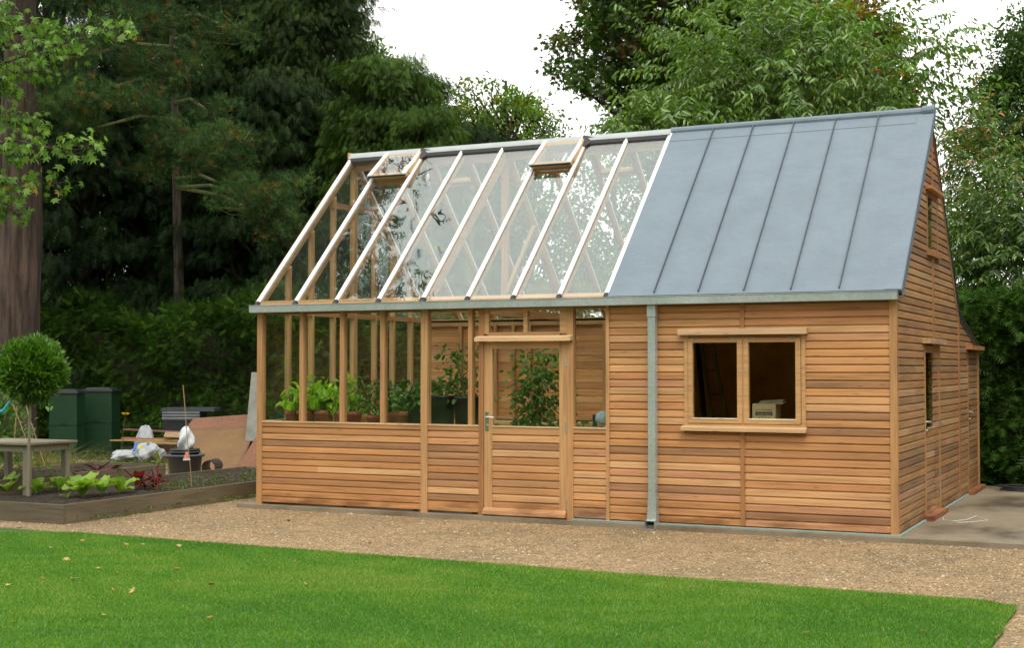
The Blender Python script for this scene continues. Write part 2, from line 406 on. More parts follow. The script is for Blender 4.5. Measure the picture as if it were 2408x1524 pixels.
def shell_points(rng, n, c, rad, inner=.55, lobes=9, lobe=.28, zmin=-1, top=None):
    d = unit(rng.normal(size=(int(n*1.6), 3))); d = d[d[:, 2] > zmin][:n]
    ld = unit(rng.normal(size=(lobes, 3))); dots = d@ld.T
    amp = (np.clip(dots, 0, 1)**7).max(axis=1)
    r = (1-lobe+lobe*1.35*amp)*(inner+(1-inner)*rng.random(len(d))**.5)
    return np.array(c)+d*r[:, None]*np.array(rad), d

def limbs(mb, base, top, r0, targets, rng, mi=0, r1=.04, mid=(.2, .95), lr=.035, col=(.1, .08, .06), bend=.12, sides=6):
    """tapered trunk and a limb towards each target"""
    base = np.array(base); top = np.array(top); n = 7
    pts = [base+(top-base)*t+np.array([math.sin(t*5)*.04, math.cos(t*4)*.04, 0])*np.linalg.norm(top-base)*.15*t for t in np.linspace(0, 1, n)]
    rr = [r0*(1.35 if i == 0 else 1)*(1-t)+r1*t for i, t in enumerate(np.linspace(0, 1, n))]
    mb.tube([tuple(p) for p in pts], rr, 10, col, mi)
    L = np.linalg.norm(top-base)
    for T in targets:
        T = np.array(T); t = mid[0]+(mid[1]-mid[0])*rng.random()*.9
        # leave the trunk below the target where possible
        tz = (T[2]-base[2])/max(L, .1)-.12-.2*rng.random(); t = float(np.clip(tz, mid[0], mid[1]))
        k = t*(n-1); i0 = min(int(k), n-2); p0 = pts[i0]+(pts[i0+1]-pts[i0])*(k-i0)
        dv = T-p0; side = unit(np.cross(dv, [0, 0, 1])+1e-6)
        q1 = p0+dv*.35+side*np.linalg.norm(dv)*bend*rng.normal()+np.array([0, 0, .06*np.linalg.norm(dv)])
        q2 = p0+dv*.7+side*np.linalg.norm(dv)*bend*rng.normal()*.6+np.array([0, 0, .05*np.linalg.norm(dv)])
        l0 = min(lr*(.6+.25*np.linalg.norm(dv)), r0*.6)
        mb.tube([tuple(p0), tuple(q1), tuple(q2), tuple(T)], [l0, l0*.7, l0*.42, l0*.12], sides, col, mi, caps=False)

def shoots(P0, D0, L, k, g, rng, twig_r=.004, droop=.55, side=.75, along=.35):
    """arching leafy shoots: returns leaf pos, dir arrays and twig geometry"""
    n = len(P0); D0 = unit(D0)
    t = (np.arange(k)+.6)/k
    P = P0[:, None]+D0[:, None]*(L[:, None, None]*t[None, :, None])+np.array([0, 0, -1.0])*(g*L)[:, None, None]*(t**2)[None, :, None]
    Tn = unit(D0[:, None]+np.array([0, 0, -2.0])*(g)*t[None, :, None] if not hasattr(g, '__len__') else D0[:, None]+np.array([0, 0, -2.0])*g[:, None, None]*t[None, :, None])
    S = unit(np.cross(Tn, np.array([0, 0, 1.0])+rng.normal(size=(n, 1, 3))*.25))
    sg = np.where(np.arange(k) % 2 == 0, 1, -1)[None, :, None]
    LD = Tn*along+S*sg*side+np.array([0, 0, -droop])+rng.normal(size=(n, k, 3))*.22
    # twigs: flat-sided 3 sided prisms with 3 segments
    tt = np.array([0, .34, .67, 1.0]); C4 = P0[:, None]+D0[:, None]*(L[:, None, None]*tt[None, :, None])+np.array([0, 0, -1.0])*((g if not hasattr(g, '__len__') else g)*L)[:, None, None]*(tt**2)[None, :, None]
    u = unit(np.cross(D0, np.array([.3, .2, 1.0]))); w = np.cross(D0, u)
    rr = twig_r*np.array([1, .75, .5, .2])
    ring = [C4+(u*math.cos(a)+w*math.sin(a))[:, None]*rr[None, :, None] for a in (0, 2.09, 4.19)]
    TV = np.stack(ring, axis=2).reshape(n, 12, 3)
    f = []
    for s_ in range(3):
        for q in range(3): f.append([s_*3+q, s_*3+(q+1) % 3, (s_+1)*3+(q+1) % 3, (s_+1)*3+q])
    f = np.array(f); TF = (f[None]+(np.arange(n)*12)[:, None, None]).reshape(-1, 4)
    return P.reshape(-1, 3), LD.reshape(-1, 3), (TV.reshape(-1, 3), TF)

#@@SETTING
# ------------------------------------------------------------------ setting
W, D1, D2, YR = 7.96, 4.42, 6.42, 2.208
def sheet(name, x0, x1, y0, y1, z, mat, nx=1, ny=1, amp=0, seed=0):
    rg = np.random.default_rng(seed)
    xs = np.linspace(x0, x1, nx+1); ys = np.linspace(y0, y1, ny+1)
    X, Y = np.meshgrid(xs, ys); Z = np.full_like(X, z)
    if amp: Z = Z+amp*(np.sin(X*1.3+seed)*np.cos(Y*1.7)+.5*np.sin(X*3.1+Y*2.3))+rg.normal(size=X.shape)*amp*.25
    V = np.stack([X, Y, Z], -1).reshape(-1, 3); F = []
    for j in range(ny):
        for i in range(nx):
            a = j*(nx+1)+i; F.append((a, a+1, a+nx+2, a+nx+1))
    return raw_mesh(name, V, np.array(F), np.full((len(V), 3), .2), mat, smooth=True)
g = sheet('ground', -400, 400, -400, 400, -.07, M['ground']); tag(g, kind='structure')
g = sheet('gravel_path', -9, 14, -60, 6, -.05, M['gravel'], 60, 100, 0.0); tag(g, kind='structure')
# lawn sheet with an irregular edge
def lawn():
    rg = np.random.default_rng(3)
    edge = []
    xs = np.linspace(-40, 9.2, 250)
    for x in xs: edge.append((x, -3.2-.035*max(0, x)+.012*math.sin(x*5)+rg.normal()*.008))
    for a in np.linspace(90, 0, 8): edge.append((9.2+.28*math.cos(R(a)), -3.80+.28*math.sin(R(a))))
    for y in np.linspace(-4.2, -45, 150): edge.append((9.47+.01*math.sin(y*6)+rg.normal()*.008, y))
    edge.append((-40, -45))
    n = len(edge); v = [(x, y, -.03) for x, y in edge]+[(x, y, -.09) for x, y in edge]
    mb = MB(); mb.add(v, [tuple(range(n-1, -1, -1))]+[(i, (i+1) % n, (i+1) % n+n, i+n) for i in range(n)])
    o = mb.build('lawn', M['lawn']); tag(o, kind='structure')
lawn()
mb = MB(); mb.box(-.22, 17, -.14, 6.75, -.3, 0); o = mb.build('patio', M['conc']); tag(o, kind='structure')
def grass():
    rg = np.random.default_rng(11)
    # sample where the lawn can be seen, denser nearer
    n = 760000
    d = 7.9+6.9*rg.random(n)**.8; px = np.where(rg.random(n) < .68, rg.uniform(-60, 2470, n), rg.uniform(-1500, 3200, n))
    lat = (px-1204)/(FOC*2408)*d
    P = CAM[None, :2]+d[:, None]*(fw[:2]/np.linalg.norm(fw[:2]))[None]+lat[:, None]*rt[None, :2]
    ok = (P[:, 1] < -3.2-.035*np.maximum(0, P[:, 0])+.02*rg.random(n)) & (P[:, 0] < 9.47+.02*rg.random(n)) & ~((P[:, 0] > 9.3) & (P[:, 1] > -3.64))
    P = P[ok]; n = len(P)
    h = .010+.015*rg.random(n); w = .0022+.002*rg.random(n)
    clump = .5*np.sin(P[:, 0]*2.1+1.3*np.sin(P[:, 1]*1.7))+.5*np.sin(P[:, 1]*2.9+P[:, 0]*.7)
    clump2 = np.sin(P[:, 0]*.55+2*np.sin(P[:, 1]*.8+1))
    a = rg.random(n)*6.283; lean = rg.normal(size=(n, 2))*.5*h[:, None]
    base = np.concatenate([P, np.full((n, 1), -.031)], 1)
    dx = np.stack([np.cos(a)*w, np.sin(a)*w, np.zeros(n)], 1)
    tip = base+np.concatenate([lean, h[:, None]], 1)
    V = np.stack([base-dx, base+dx, tip], 1).reshape(-1, 3)
    pal = np.array([(.078, .24, .012), (.115, .30, .016), (.165, .35, .024), (.25, .36, .05)])*.90
    clump3 = np.sin(P[:, 0]*4.7+2*np.sin(P[:, 1]*3.1))*np.sin(P[:, 1]*6.3+np.sin(P[:, 0]*2.2)*2)
    wgt = np.clip(.44+.26*clump+.24*clump2+.26*clump3+rg.normal(size=n)*.30, 0, 1)*3
    i0 = np.minimum(wgt.astype(int), 2); fr = (wgt-i0)[:, None]
    c = pal[i0]*(1-fr)+pal[i0+1]*fr
    dry = rg.random(n) < .02; c[dry] = (.30, .26, .10)
    o = raw_mesh('grass', V, np.arange(3*n).reshape(-1, 3), np.repeat(c, 3, 0), M['grass']); tag(o, 'short mown green grass of the lawn in front of the gravel', 'grass', kind='stuff')
grass()
def pebbles():
    rg = np.random.default_rng(12); n = 60000
    x = rg.uniform(-3.5, 12.5, n); y = rg.uniform(-8.3, 3.5, n)
    lawn_m = (y < -3.18-.035*np.maximum(0, x)) & (x < 9.5)
    ok = ~lawn_m & ~((x > -.24) & (y > -.14)) & ~((x < -.84) & (y > -2.5)) & (y > -8.3)
    x, y = x[ok], y[ok]; n = len(x)
    s = .004+.007*rg.random(n)**2+.010*(rg.random(n) < .03)
    oc = np.array([(1, 0, 0), (-1, 0, 0), (0, 1, 0), (0, -1, 0), (0, 0, .7), (0, 0, -.5)], float)
    fs = np.array([(0, 2, 4), (2, 1, 4), (1, 3, 4), (3, 0, 4)])
    a = rg.random(n)*6.28; st = 1+rg.random(n)*.7
    ca, sa = np.cos(a), np.sin(a)
    vx = oc[None, :, 0]*st[:, None]; vy = np.repeat(oc[None, :, 1], n, 0)
    V = np.stack([x[:, None]+s[:, None]*(vx*ca[:, None]-vy*sa[:, None]), y[:, None]+s[:, None]*(vx*sa[:, None]+vy*ca[:, None]), -.049+s[:, None]*oc[None, :, 2]*1.0], -1).reshape(-1, 3)
    pal = np.array([(.38, .285, .165), (.28, .195, .105), (.52, .44, .31), (.16, .11, .07), (.42, .30, .17)])
    c = pal[rg.integers(0, 5, n)]*(1+rg.normal(size=(n, 1))*.12)
    F = (fs[None]+(np.arange(n)*6)[:, None, None]).reshape(-1, 3)
    o = raw_mesh('gravel', V, F, np.repeat(np.clip(c, .02, 1), 6, 0), M['plank']); tag(o, 'loose buff gravel stones scattered over the path', 'gravel', kind='stuff')
pebbles()

#@@BUILDING
# ------------------------------------------------------------------ building
rb = random.Random(7)
TONES = [(.45, .232, .098), (.40, .205, .085), (.49, .275, .125), (.36, .185, .082), (.47, .245, .10), (.43, .215, .09), (.52, .305, .145), (.44, .235, .105), (.46, .225, .10), (.27, .15, .08), (.55, .34, .175), (.45, .24, .13), (.36, .20, .10), (.50, .30, .15)]
FR = (.45, .25, .11); FR2 = (.50, .295, .135); FRD = (.36, .175, .07)
def tone_(k=1.0):
    c = rb.choice(TONES); c = tuple(a*.9+b*.1 for a, b in zip(c, (.45, .24, .112))); f = rb.uniform(.94, 1.07)*k; return (c[0]*f*1.12, c[1]*f*1.09, c[2]*f*1.04)
BO = empty('garden_building', (0, 0, 0), 'cedar garden building, glazed greenhouse at left joined to a grey roofed shed at right', 'greenhouse')
H = .0828
PROF = [(0, -.045), (0, .020), (.68, .018), (.86, .004), (1, .004), (1, -.045)]
FLAT = [(0, -.02), (0, .011), (.88, .009), (.95, .003), (1, .003), (1, -.02)]
def boards(mb, pt, ulo, uhi, z0, z1, holes=(), prof=PROF, h=H, k=1.0, light_tint=(1, 1, 1)):
    tone = lambda kk=1.0: tuple(a*b for a, b in zip(tone_(kk), light_tint))
    """rows of shiplap boards. pt(u,off,z) maps to 3D; ulo/uhi functions of z; holes (u0,u1,z0,z1)"""
    n = max(1, round((z1-z0)/h)); hh = (z1-z0)/n
    for r_ in range(n):
        a, b = z0+r_*hh, z0+(r_+1)*hh; mid = (a+b)/2
        segs = [(None, None)]
        cuts = sorted([(h_[0], h_[1]) for h_ in holes if h_[2] < mid < h_[3]])
        spans = []; cur = None
        for (c0, c1) in cuts:
            spans.append((cur, c0)); cur = c1
        spans.append((cur, None))
        base = tone(k)
        for (s0, s1) in spans:
            lo = lambda z: ulo(z) if s0 is None else s0
            hi = lambda z: uhi(z) if s1 is None else s1
            if hi(mid)-lo(mid) < .01: continue
            pieces = [(0, 1, base)]
            if hi(mid)-lo(mid) > 1.6 and rb.random() < .22:
                f = rb.uniform(.25, .75); pieces = [(0, f, base), (f, 1, tone(k))]
            
            for (f0, f1, c) in pieces:
                vs = []
                for e in (f0, f1):
                    for (pz, po) in prof:
                        z = a+pz*hh; L, U = lo(z), hi(z)
                        if U < L: U = L = (U+L)/2
                        vs.append(pt(L+(U-L)*e, po, z))
                m = len(prof)
                mb.add(vs, [tuple(range(m-1, -1, -1)), tuple(range(m, 2*m))]+[(i, (i+1) % m, (i+1) % m+m, i+m) for i in range(m)], c)
front = lambda u, o, z: (u, -o, z)
side = lambda u, o, z: (W+o, u, z)
leftw = lambda u, o, z: (-o, u, z)
ZE = 2.52; ZR = 4.665; SL = (ZR-ZE)/YR          # underside line of the roof at the front and at the ridge
def zroof(y): return ZE+SL*y if y <= YR else (ZR-(y-YR)*(ZR-2.40)/(D1-YR) if y <= D1 else 2.36-(y-D1)*.20)
K = lambda v: (lambda z: v)
# --- front timber walls
for (x0, x1, z0, z1, holes) in ((.08, 2.39, .03, .985, ()), (2.48, 3.17, .07, .985, ()), (4.37, 4.77, .07, .985, ())):
    mb = MB(); boards(mb, front, K(x0), K(x1), z0, z1, holes); mb.build('wall_panel', M['wx'], BO)
WIN = (5.69, 7.03, 1.06, 2.12)
mb = MB(); boards(mb, front, K(4.81), K(6.32), .03, 2.43, (WIN,)); mb.build('wall_panel', M['wx'], BO)
mb = MB(); boards(mb, front, K(6.37), K(7.90), .03, 2.43, (WIN,)); mb.build('wall_panel', M['wx'], BO)
# --- side (right) gable
mb = MB(); c1 = rb.random()
ylo = lambda z: 0.05 if z < 2.5 else (z-ZE)/SL+.02
yhiA = lambda z: min(D1-.03, D1 if z < 2.42 else YR+(ZR-z)*(D1-YR)/(ZR-2.40)-.02)
HG = [(1.66, 2.77, .0, 2.02), (1.93, 2.76, 3.05, 3.80), (2.30, 2.36, 0, 9)]
boards(mb, side, ylo, yhiA, .03, 4.72, HG, k=.95, light_tint=(.85, .96, 1.12)); mb.build('gable_wall', M['wy'], BO)  # boards tinted greyer and cooler to imitate the gable's more neutral light
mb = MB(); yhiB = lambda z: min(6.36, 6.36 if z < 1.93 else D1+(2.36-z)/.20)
boards(mb, side, K(D1+.04), yhiB, .03, 2.34, [(5.28, 6.37, 0, 1.97)], k=.85, light_tint=(.85, .96, 1.12)); mb.build('gable_wall', M['wy'], BO)  # same light tint put into the lean-to boards
# back wall (lean-to) and eaves wall behind
backw = lambda u, o, z: (u, D2+o, z)
mb = MB(); boards(mb, backw, K(4.8), K(W), .03, 1.95); mb.build('rear_wall', M['wx'], BO)
# greenhouse back wall: seen from inside through the front panes
inner = lambda u, o, z: (u, D1-.05-o, z)
mb = MB(); boards(mb, inner, K(.06), K(4.80), .0, 2.42, prof=FLAT, h=.100, k=1.22); mb.build('rear_wall', M['wx'], BO)  # board tones lifted, standing in for light missing inside
for x in (.62, 1.22, 1.52, 1.79, 2.4, 3.0, 3.6, 4.2):
    mb = MB(); mb.box(x, x+.05, D1-.13, D1-.065, 0, 2.42, FR); mb.build('wall_stud', M['wz'], BO)
mb = MB(); mb.box(.06, 4.75, D1-.10, D1-.062, .95, .99, FR2); mb.box(.06, 4.75, D1-.12, D1-.062, 2.36, 2.45, FR2); mb.build('wall_rail', M['wx'], BO)
# partition between greenhouse and shed
part = lambda u, o, z: (4.80-o, u, z)
mb = MB(); boards(mb, part, lambda z: .06 if z < 2.5 else (z-ZE)/SL+.03, lambda z: D1-.1 if z < 2.42 else YR+(ZR-z)*(D1-YR)/(ZR-2.40)-.03, .0, 4.66, k=.95); mb.build('partition_wall', M['wy'], BO)
# shed lining (boards inside)
mb = MB(); mb.box(4.86, W-.06, 3.2, 3.22, 0, 2.5); mb.box(4.85, 4.87, .06, 3.2, 0, 2.6); mb.box(W-.07, W-.06, .06, 1.6, 0, 2.4); mb.box(W-.07, W-.06, 2.8, 3.2, 0, 2.4); mb.box(4.87, W-.07, .06, 3.2, 2.44, 2.46)
mb.build('inner_lining', M['shed_in'], BO)
m_ = MB(); m_.box(4.88, W-.08, .07, 3.19, .004, .02); m_.build('bounce_floor', M['shed_in'], BO)  # pale floor added to bounce light into the shed
# --- posts, rails of the front
def upright(x0, x1, z0, z1, proud=.03, depth=.09, col=FR, name='post'):
    m_ = MB(); m_.box(x0, x1, -proud, depth-proud, z0, z1, col); return m_.build(name, M['wz'], BO)
upright(0, .08, .0, 2.44, .03, .08, FR, 'corner_post')
upright(2.39, 2.48, .0, 2.44, .035, .1, FR2)
upright(4.77, 4.81, .0, 2.44, .03, .08, FR2)
upright(6.32, 6.37, .03, 2.44, .028, .05, FRD, 'cover_strip')
upright(7.90, 7.975, .0, 2.44, .03, .08, FR, 'corner_post')
for a, b in ((.64, .70), (1.235, 1.295), (1.815, 1.875), (3.02, 3.075)): upright(a, b, .99, 2.44, .02, .08, FR, 'mullion')
upright(3.165, 3.23, .0, 2.44, .028, .09, FRD, 'door_jamb'); upright(4.29, 4.37, .0, 2.44, .028, .09, FR, 'door_jamb')
for (x0, x1) in ((.08, 2.39), (2.48, 3.165), (4.37, 4.77)):
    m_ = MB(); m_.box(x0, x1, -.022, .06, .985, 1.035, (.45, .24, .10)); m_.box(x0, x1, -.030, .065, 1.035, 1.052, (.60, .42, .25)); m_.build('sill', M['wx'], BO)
m_ = MB(); m_.box(.08, 4.8, .0, .08, 2.40, 2.52, FRD); m_.build('eaves_beam', M['wx'], BO)
m_ = MB(); m_.box(4.8, W, .0, .05, 2.43, 2.52, FRD); m_.build('eaves_beam', M['wx'], BO)
m_ = MB(); m_.box(2.48, 3.165, -.02, .04, .03, .07, FR); m_.build('bottom_rail', M['wx'], BO); m_ = MB(); m_.box(4.37, 4.77, -.02, .04, .03, .07, (.34, .2, .12)); m_.build('bottom_rail', M['wx'], BO)
# --- front glazing
def pane(x0, x1, z0, z1, y=.012, mat='glass'):
    m_ = MB(); m_.box(x0, x1, y, y+.006, z0, z1); return m_.build('glass_pane', M[mat], BO)
for x0, x1 in ((.08, .64), (.70, 1.235), (1.295, 1.815), (1.875, 2.39), (2.48, 3.02), (3.075, 3.165), (4.37, 4.77)): pane(x0, x1, 1.05, 2.42)
# top light over the door
m_ = MB(); m_.box(3.23, 3.29, -.015, .04, 2.12, 2.42, FR2); m_.box(4.20, 4.29, -.015, .04, 2.12, 2.42, FR2); m_.box(3.74, 3.79, -.015, .04, 2.14, 2.42, FR2); m_.box(3.29, 4.20, -.013, .04, 2.10, 2.14, FR); m_.box(3.29, 4.20, -.013, .04, 2.39, 2.42, FR)
tl = m_.build('top_light', M['wx'], BO)
m_ = MB(); m_.box(3.29, 3.74, .008, .014, 2.14, 2.39); m_.box(3.79, 4.20, .008, .014, 2.14, 2.39); m_.build('glass_pane', M['glass'], tl)
# canopy over the door
m_ = MB(); m_.quadprism([(3.15, -.115, 2.055), (4.365, -.115, 2.055), (4.365, -.03, 2.085), (3.15, -.03, 2.085)], .001, FR2)
m_ = MB(); m_.add([(3.15, -.03, 2.04), (4.37, -.03, 2.04), (4.37, -.115, 2.035), (3.15, -.115, 2.035), (3.15, -.03, 2.10), (4.37, -.03, 2.10), (4.37, -.115, 2.078), (3.15, -.115, 2.078)], [(0, 3, 2, 1), (4, 5, 6, 7), (3, 7, 6, 2), (0, 4, 7, 3), (1, 2, 6, 5)], (.62, .43, .25)); m_.build('door_canopy', M['wx'], BO)
# --- front door (leaf 3.23-4.29)
m_ = MB(); boards(m_, front, K(3.34), K(4.195), .09, .955, prof=[(0, -.02), (0, .016), (.68, .014), (.86, .001), (1, .001), (1, -.02)])
dr = m_.build('door', M['wx'], BO)
m_ = MB()
m_.box(3.235, 3.34, -.02, .03, .03, 2.03, FR2); m_.build('door_stile', M['wz'], dr); m_ = MB(); m_.box(4.195, 4.285, -.02, .03, .03, 2.03, FR2)
m_.build('door_stile', M['wz'], dr)
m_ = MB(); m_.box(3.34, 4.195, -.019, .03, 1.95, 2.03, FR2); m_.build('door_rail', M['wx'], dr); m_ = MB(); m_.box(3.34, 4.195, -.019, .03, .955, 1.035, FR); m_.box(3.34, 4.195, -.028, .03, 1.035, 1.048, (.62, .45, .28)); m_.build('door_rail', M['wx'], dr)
m_ = MB(); m_.add([(3.235, -.02, .02), (4.285, -.02, .02), (4.285, -.075, .02), (3.235, -.075, .02), (3.235, -.02, .095), (4.285, -.02, .095), (4.285, -.07, .06), (3.235, -.07, .06)], [(0, 3, 2, 1), (4, 5, 6, 7), (3, 7, 6, 2), (0, 4, 7, 3), (1, 2, 6, 5)], (.50, .27, .14)); m_.build('weather_bar', M['wx'], dr)
m_ = MB(); m_.box(3.34, 4.195, .004, .010, 1.048, 1.95); m_.build('glass_pane', M['glass'], dr)
def handle(parent, pos, ax, flip=1):
    """lever handle on a plate; ax 0: wall facing -y, 1: wall facing +x"""
    m_ = MB(); x, y, z = pos
    if ax == 0:
        m_.box(x-.022, x+.022, y-.006, y, z-.11, z+.11); m_.tube([(x, y, z+.05), (x, y-.05, z+.05)], .010, 8); m_.tube([(x, y-.05, z+.05), (x+.05, y-.055, z+.052), (x+.115, y-.05, z+.045)], [.010, .009, .008], 8)
        m_.tube([(x, y-.006, z-.05), (x, y-.02, z-.05)], .012, 8)
    else:
        m_.box(x, x+.006, y-.022, y+.022, z-.11, z+.11); m_.tube([(x, y, z+.05), (x+.05, y, z+.05)], .010, 8); m_.tube([(x+.05, y, z+.05), (x+.055, y+.05, z+.052), (x+.05, y+.115*flip, z+.045)], [.010, .009, .008], 8)
        m_.tube([(x+.006, y, z-.05), (x+.02, y, z-.05)], .012, 8)
    return m_.build('handle', M['chrome'], parent, smooth=False)
handle(dr, (3.275, -.02, 1.10), 0)
for z in (1.80, 1.05, .16):
    m_ = MB(); m_.tube([(4.288, -.026, z-.06), (4.288, -.026, z+.06)], .009, 8); m_.box(4.27, 4.288, -.0225, -.02, z-.06, z+.06); m_.build('hinge', M['chrome'], dr)
# --- shed window
m_ = MB(); m_.box(5.69, 5.735, -.03, .05, 1.09, 2.09, FR2); m_.box(6.985, 7.03, -.03, .05, 1.09, 2.09, FR2)
m_.box(5.735, 6.985, -.03, .05, 2.055, 2.09, FRD); m_.box(5.735, 6.985, -.03, .05, 1.09, 1.12, FR2)
wf = m_.build('window', M['wx'], BO)
m_ = MB(); m_.add([(5.64, -.02, 2.085), (7.06, -.02, 2.085), (7.06, -.10, 2.085), (5.64, -.10, 2.085), (5.64, -.02, 2.155), (7.06, -.02, 2.155), (7.06, -.10, 2.14), (5.64, -.10, 2.14)], [(0, 3, 2, 1), (4, 5, 6, 7), (3, 7, 6, 2), (0, 4, 7, 3), (1, 2, 6, 5)], (.58, .40, .24)); m_.build('window_canopy', M['wx'], wf)
m_ = MB(); m_.add([(5.67, -.02, 1.045), (7.045, -.02, 1.045), (7.045, -.10, 1.040), (5.67, -.10, 1.040), (5.67, -.02, 1.098), (7.045, -.02, 1.098), (7.045, -.10, 1.078), (5.67, -.10, 1.078)], [(0, 3, 2, 1), (4, 5, 6, 7), (3, 7, 6, 2), (0, 4, 7, 3), (1, 2, 6, 5)], (.55, .37, .20)); m_.build('window_sill', M['wx'], wf)
for (a, b) in ((5.74, 6.345), (6.365, 6.98)):
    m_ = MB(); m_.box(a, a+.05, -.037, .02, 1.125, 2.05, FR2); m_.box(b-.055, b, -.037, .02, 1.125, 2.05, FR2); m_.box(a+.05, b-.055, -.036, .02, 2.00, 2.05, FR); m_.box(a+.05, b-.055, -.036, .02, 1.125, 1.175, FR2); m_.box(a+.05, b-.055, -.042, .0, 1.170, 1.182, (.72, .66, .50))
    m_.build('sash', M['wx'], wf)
    m_ = MB(); m_.box(a+.05, b-.055, -.012, -.006, 1.182, 2.0); m_.build('glass_pane', M['darkglass'], wf)
    for xx in (a+.09, b-.10):
        m_ = MB(); m_.box(xx-.045, xx+.045, -.041, -.030, 2.042, 2.054); m_.build('hinge', M['chrome'], wf)
m_ = MB(); m_.box(6.345, 6.365, -.03, .04, 1.12, 2.055, FR2); m_.build('mullion', M['wz'], wf)
# --- gable window
m_ = MB(); m_.box(W-.03, W+.020, 1.94, 2.02, 3.06, 3.79, (.42, .20, .09)); m_.box(W-.03, W+.020, 2.67, 2.75, 3.06, 3.79, (.42, .20, .09)); m_.box(W-.03, W+.020, 2.02, 2.67, 3.06, 3.12, (.42, .20, .09)); m_.box(W-.03, W+.020, 2.02, 2.67, 3.73, 3.79, (.42, .20, .09))
gw = m_.build('window', M['wz'], BO)
m_ = MB(); m_.box(W+.004, W+.010, 2.02, 2.67, 3.12, 3.73); m_.build('glass_pane', M['darkglass'], gw)
m_ = MB(); m_.box(W+.0, W+.09, 1.86, 2.76, 3.795, 3.835, (.50, .25, .11)); m_.build('window_canopy', M['wy'], gw)
m_ = MB(); m_.box(W+.0, W+.055, 1.92, 2.77, 3.035, 3.06, (.45, .26, .12)); m_.build('window_sill', M['wy'], gw)
for (z0, z1) in ((2.07, 3.035), (3.835, 4.66)):
    m_ = MB(); m_.box(W+.0, W+.028, 2.30, 2.36, z0, z1, (.40, .2, .09)); m_.build('cover_strip', M['wz'], BO)
m_ = MB(); m_.box(W-.02, W+.03, D1-.035, D1+.045, .03, 2.40, (.38, .19, .09)); m_.build('cover_strip', M['wz'], BO)
m_ = MB(); m_.box(W-.03, W+.028, 6.36, 6.43, .0, 1.96, FR); m_.build('corner_post', M['wz'], BO)
# --- side doors
m_ = MB(); boards(m_, lambda u, o, z: (W+o, u, z), K(1.80), K(2.62), .05, .93, prof=[(0, -.02), (0, .016), (.68, .014), (.86, .001), (1, .001), (1, -.02)], k=.93, light_tint=(.85, .96, 1.12))  # door board colour carries the gable's light tint
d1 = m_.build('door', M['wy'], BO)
for ya, yb in ((1.70, 1.80), (2.62, 2.71)): m_ = MB(); m_.box(W-.03, W+.012, ya, yb, .05, 1.98, FR); m_.build('door_stile', M['wz'], d1)
m_ = MB(); m_.box(W-.03, W+.011, 1.80, 2.62, 1.90, 1.98, FR); m_.build('door_rail', M['wy'], d1); m_ = MB(); m_.box(W-.03, W+.011, 1.80, 2.62, .93, 1.02, FR); m_.box(W-.03, W+.018, 1.80, 2.62, 1.02, 1.032, (.62, .45, .28)); m_.build('door_rail', M['wy'], d1)
m_ = MB(); m_.box(W+.001, W+.007, 1.80, 2.62, 1.032, 1.90); m_.build('glass_pane', M['darkglass'], d1)
handle(d1, (W+.02, 1.75, 1.06), 1)
for z in (1.75, 1.05, .25):
    m_ = MB(); m_.tube([(W+.024, 2.715, z-.05), (W+.024, 2.715, z+.05)], .008, 8); m_.build('hinge', M['chrome'], d1)
for ya, yb in ((1.655, 1.70), (2.715, 2.765)): m_ = MB(); m_.box(W-.02, W+.028, ya, yb, .0, 2.0, FR); m_.build('door_jamb', M['wz'], BO)
m_ = MB(); m_.box(W+.0, W+.10, 1.58, 2.80, 2.005, 2.065, (.55, .38, .22)); m_.build('door_canopy', M['wy'], BO)
m_ = MB(); m_.box(W+.025, W+.125, 1.56, 2.66, -.002, .055, (.33, .14, .07)); m_.build('threshold', M['wy'], BO)
m_ = MB(); boards(m_, lambda u, o, z: (W+o, u, z), K(5.33), K(6.32), .05, 1.94, prof=[(0, -.02), (0, .016), (.68, .014), (.86, .001), (1, .001), (1, -.02)], k=.8, light_tint=(.85, .96, 1.12))  # light of the gable side tinted into these boards too
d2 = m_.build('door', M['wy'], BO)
for ya, yb in ((5.27, 5.33), (6.32, 6.36)): m_ = MB(); m_.box(W-.02, W+.024, ya, yb, .03, 1.96, FR); m_.build('door_stile', M['wz'], d2)
handle(d2, (W+.018, 5.42, 1.07), 1)
m_ = MB(); m_.box(W+.0, W+.10, 5.15, 6.50, 1.975, 2.03, (.46, .21, .08)); m_.build('door_canopy', M['wy'], BO)
m_ = MB(); m_.box(W+.025, W+.115, 5.10, 6.36, -.002, .055, (.33, .15, .07)); m_.build('threshold', M['wy'], BO)
# damp strip along the foot of the shed
m_ = MB(); m_.box(4.37, W+.045, -.045, .0, .002, .017); m_.box(W+.0, W+.045, .0, 1.56, .002, .017); m_.box(W+.0, W+.045, 2.66, 5.10, .002, .017); m_.build('damp_strip', M['strip'], BO)
# --- gutter and downpipe
m_ = MB()
gx0, gx1 = -.03, W+.045
m_.box(gx0, gx1, -.165, -.160, 2.425, 2.515); m_.box(gx0, gx1, -.160, -.035, 2.425, 2.430); m_.box(gx0, gx0+.005, -.160, -.035, 2.430, 2.510); m_.box(gx1-.005, gx1, -.160, -.035, 2.430, 2.51); m_.box(gx0, gx1, -.0345, -.031, 2.425, 2.52); m_.box(gx0, gx1, -.170, -.165, 2.508, 2.517)
for xx in (5.08, 5.53): m_.box(xx-.003, xx+.003, -.1675, -.165, 2.43, 2.508); m_.box(xx-.02, xx-.014, -.1685, -.165, 2.46, 2.466)
m_.build('gutter', M['zinc'], BO)
m_ = MB()
m_.box(5.305, 5.390, -.125, -.040, .10, 2.40)
m_.box(5.298, 5.397, -.131, -.033, 2.29, 2.425); m_.box(5.300, 5.395, -.129, -.035, .13, .30)
dp = m_.build('downpipe', M['zinc'], BO)
m_ = MB()
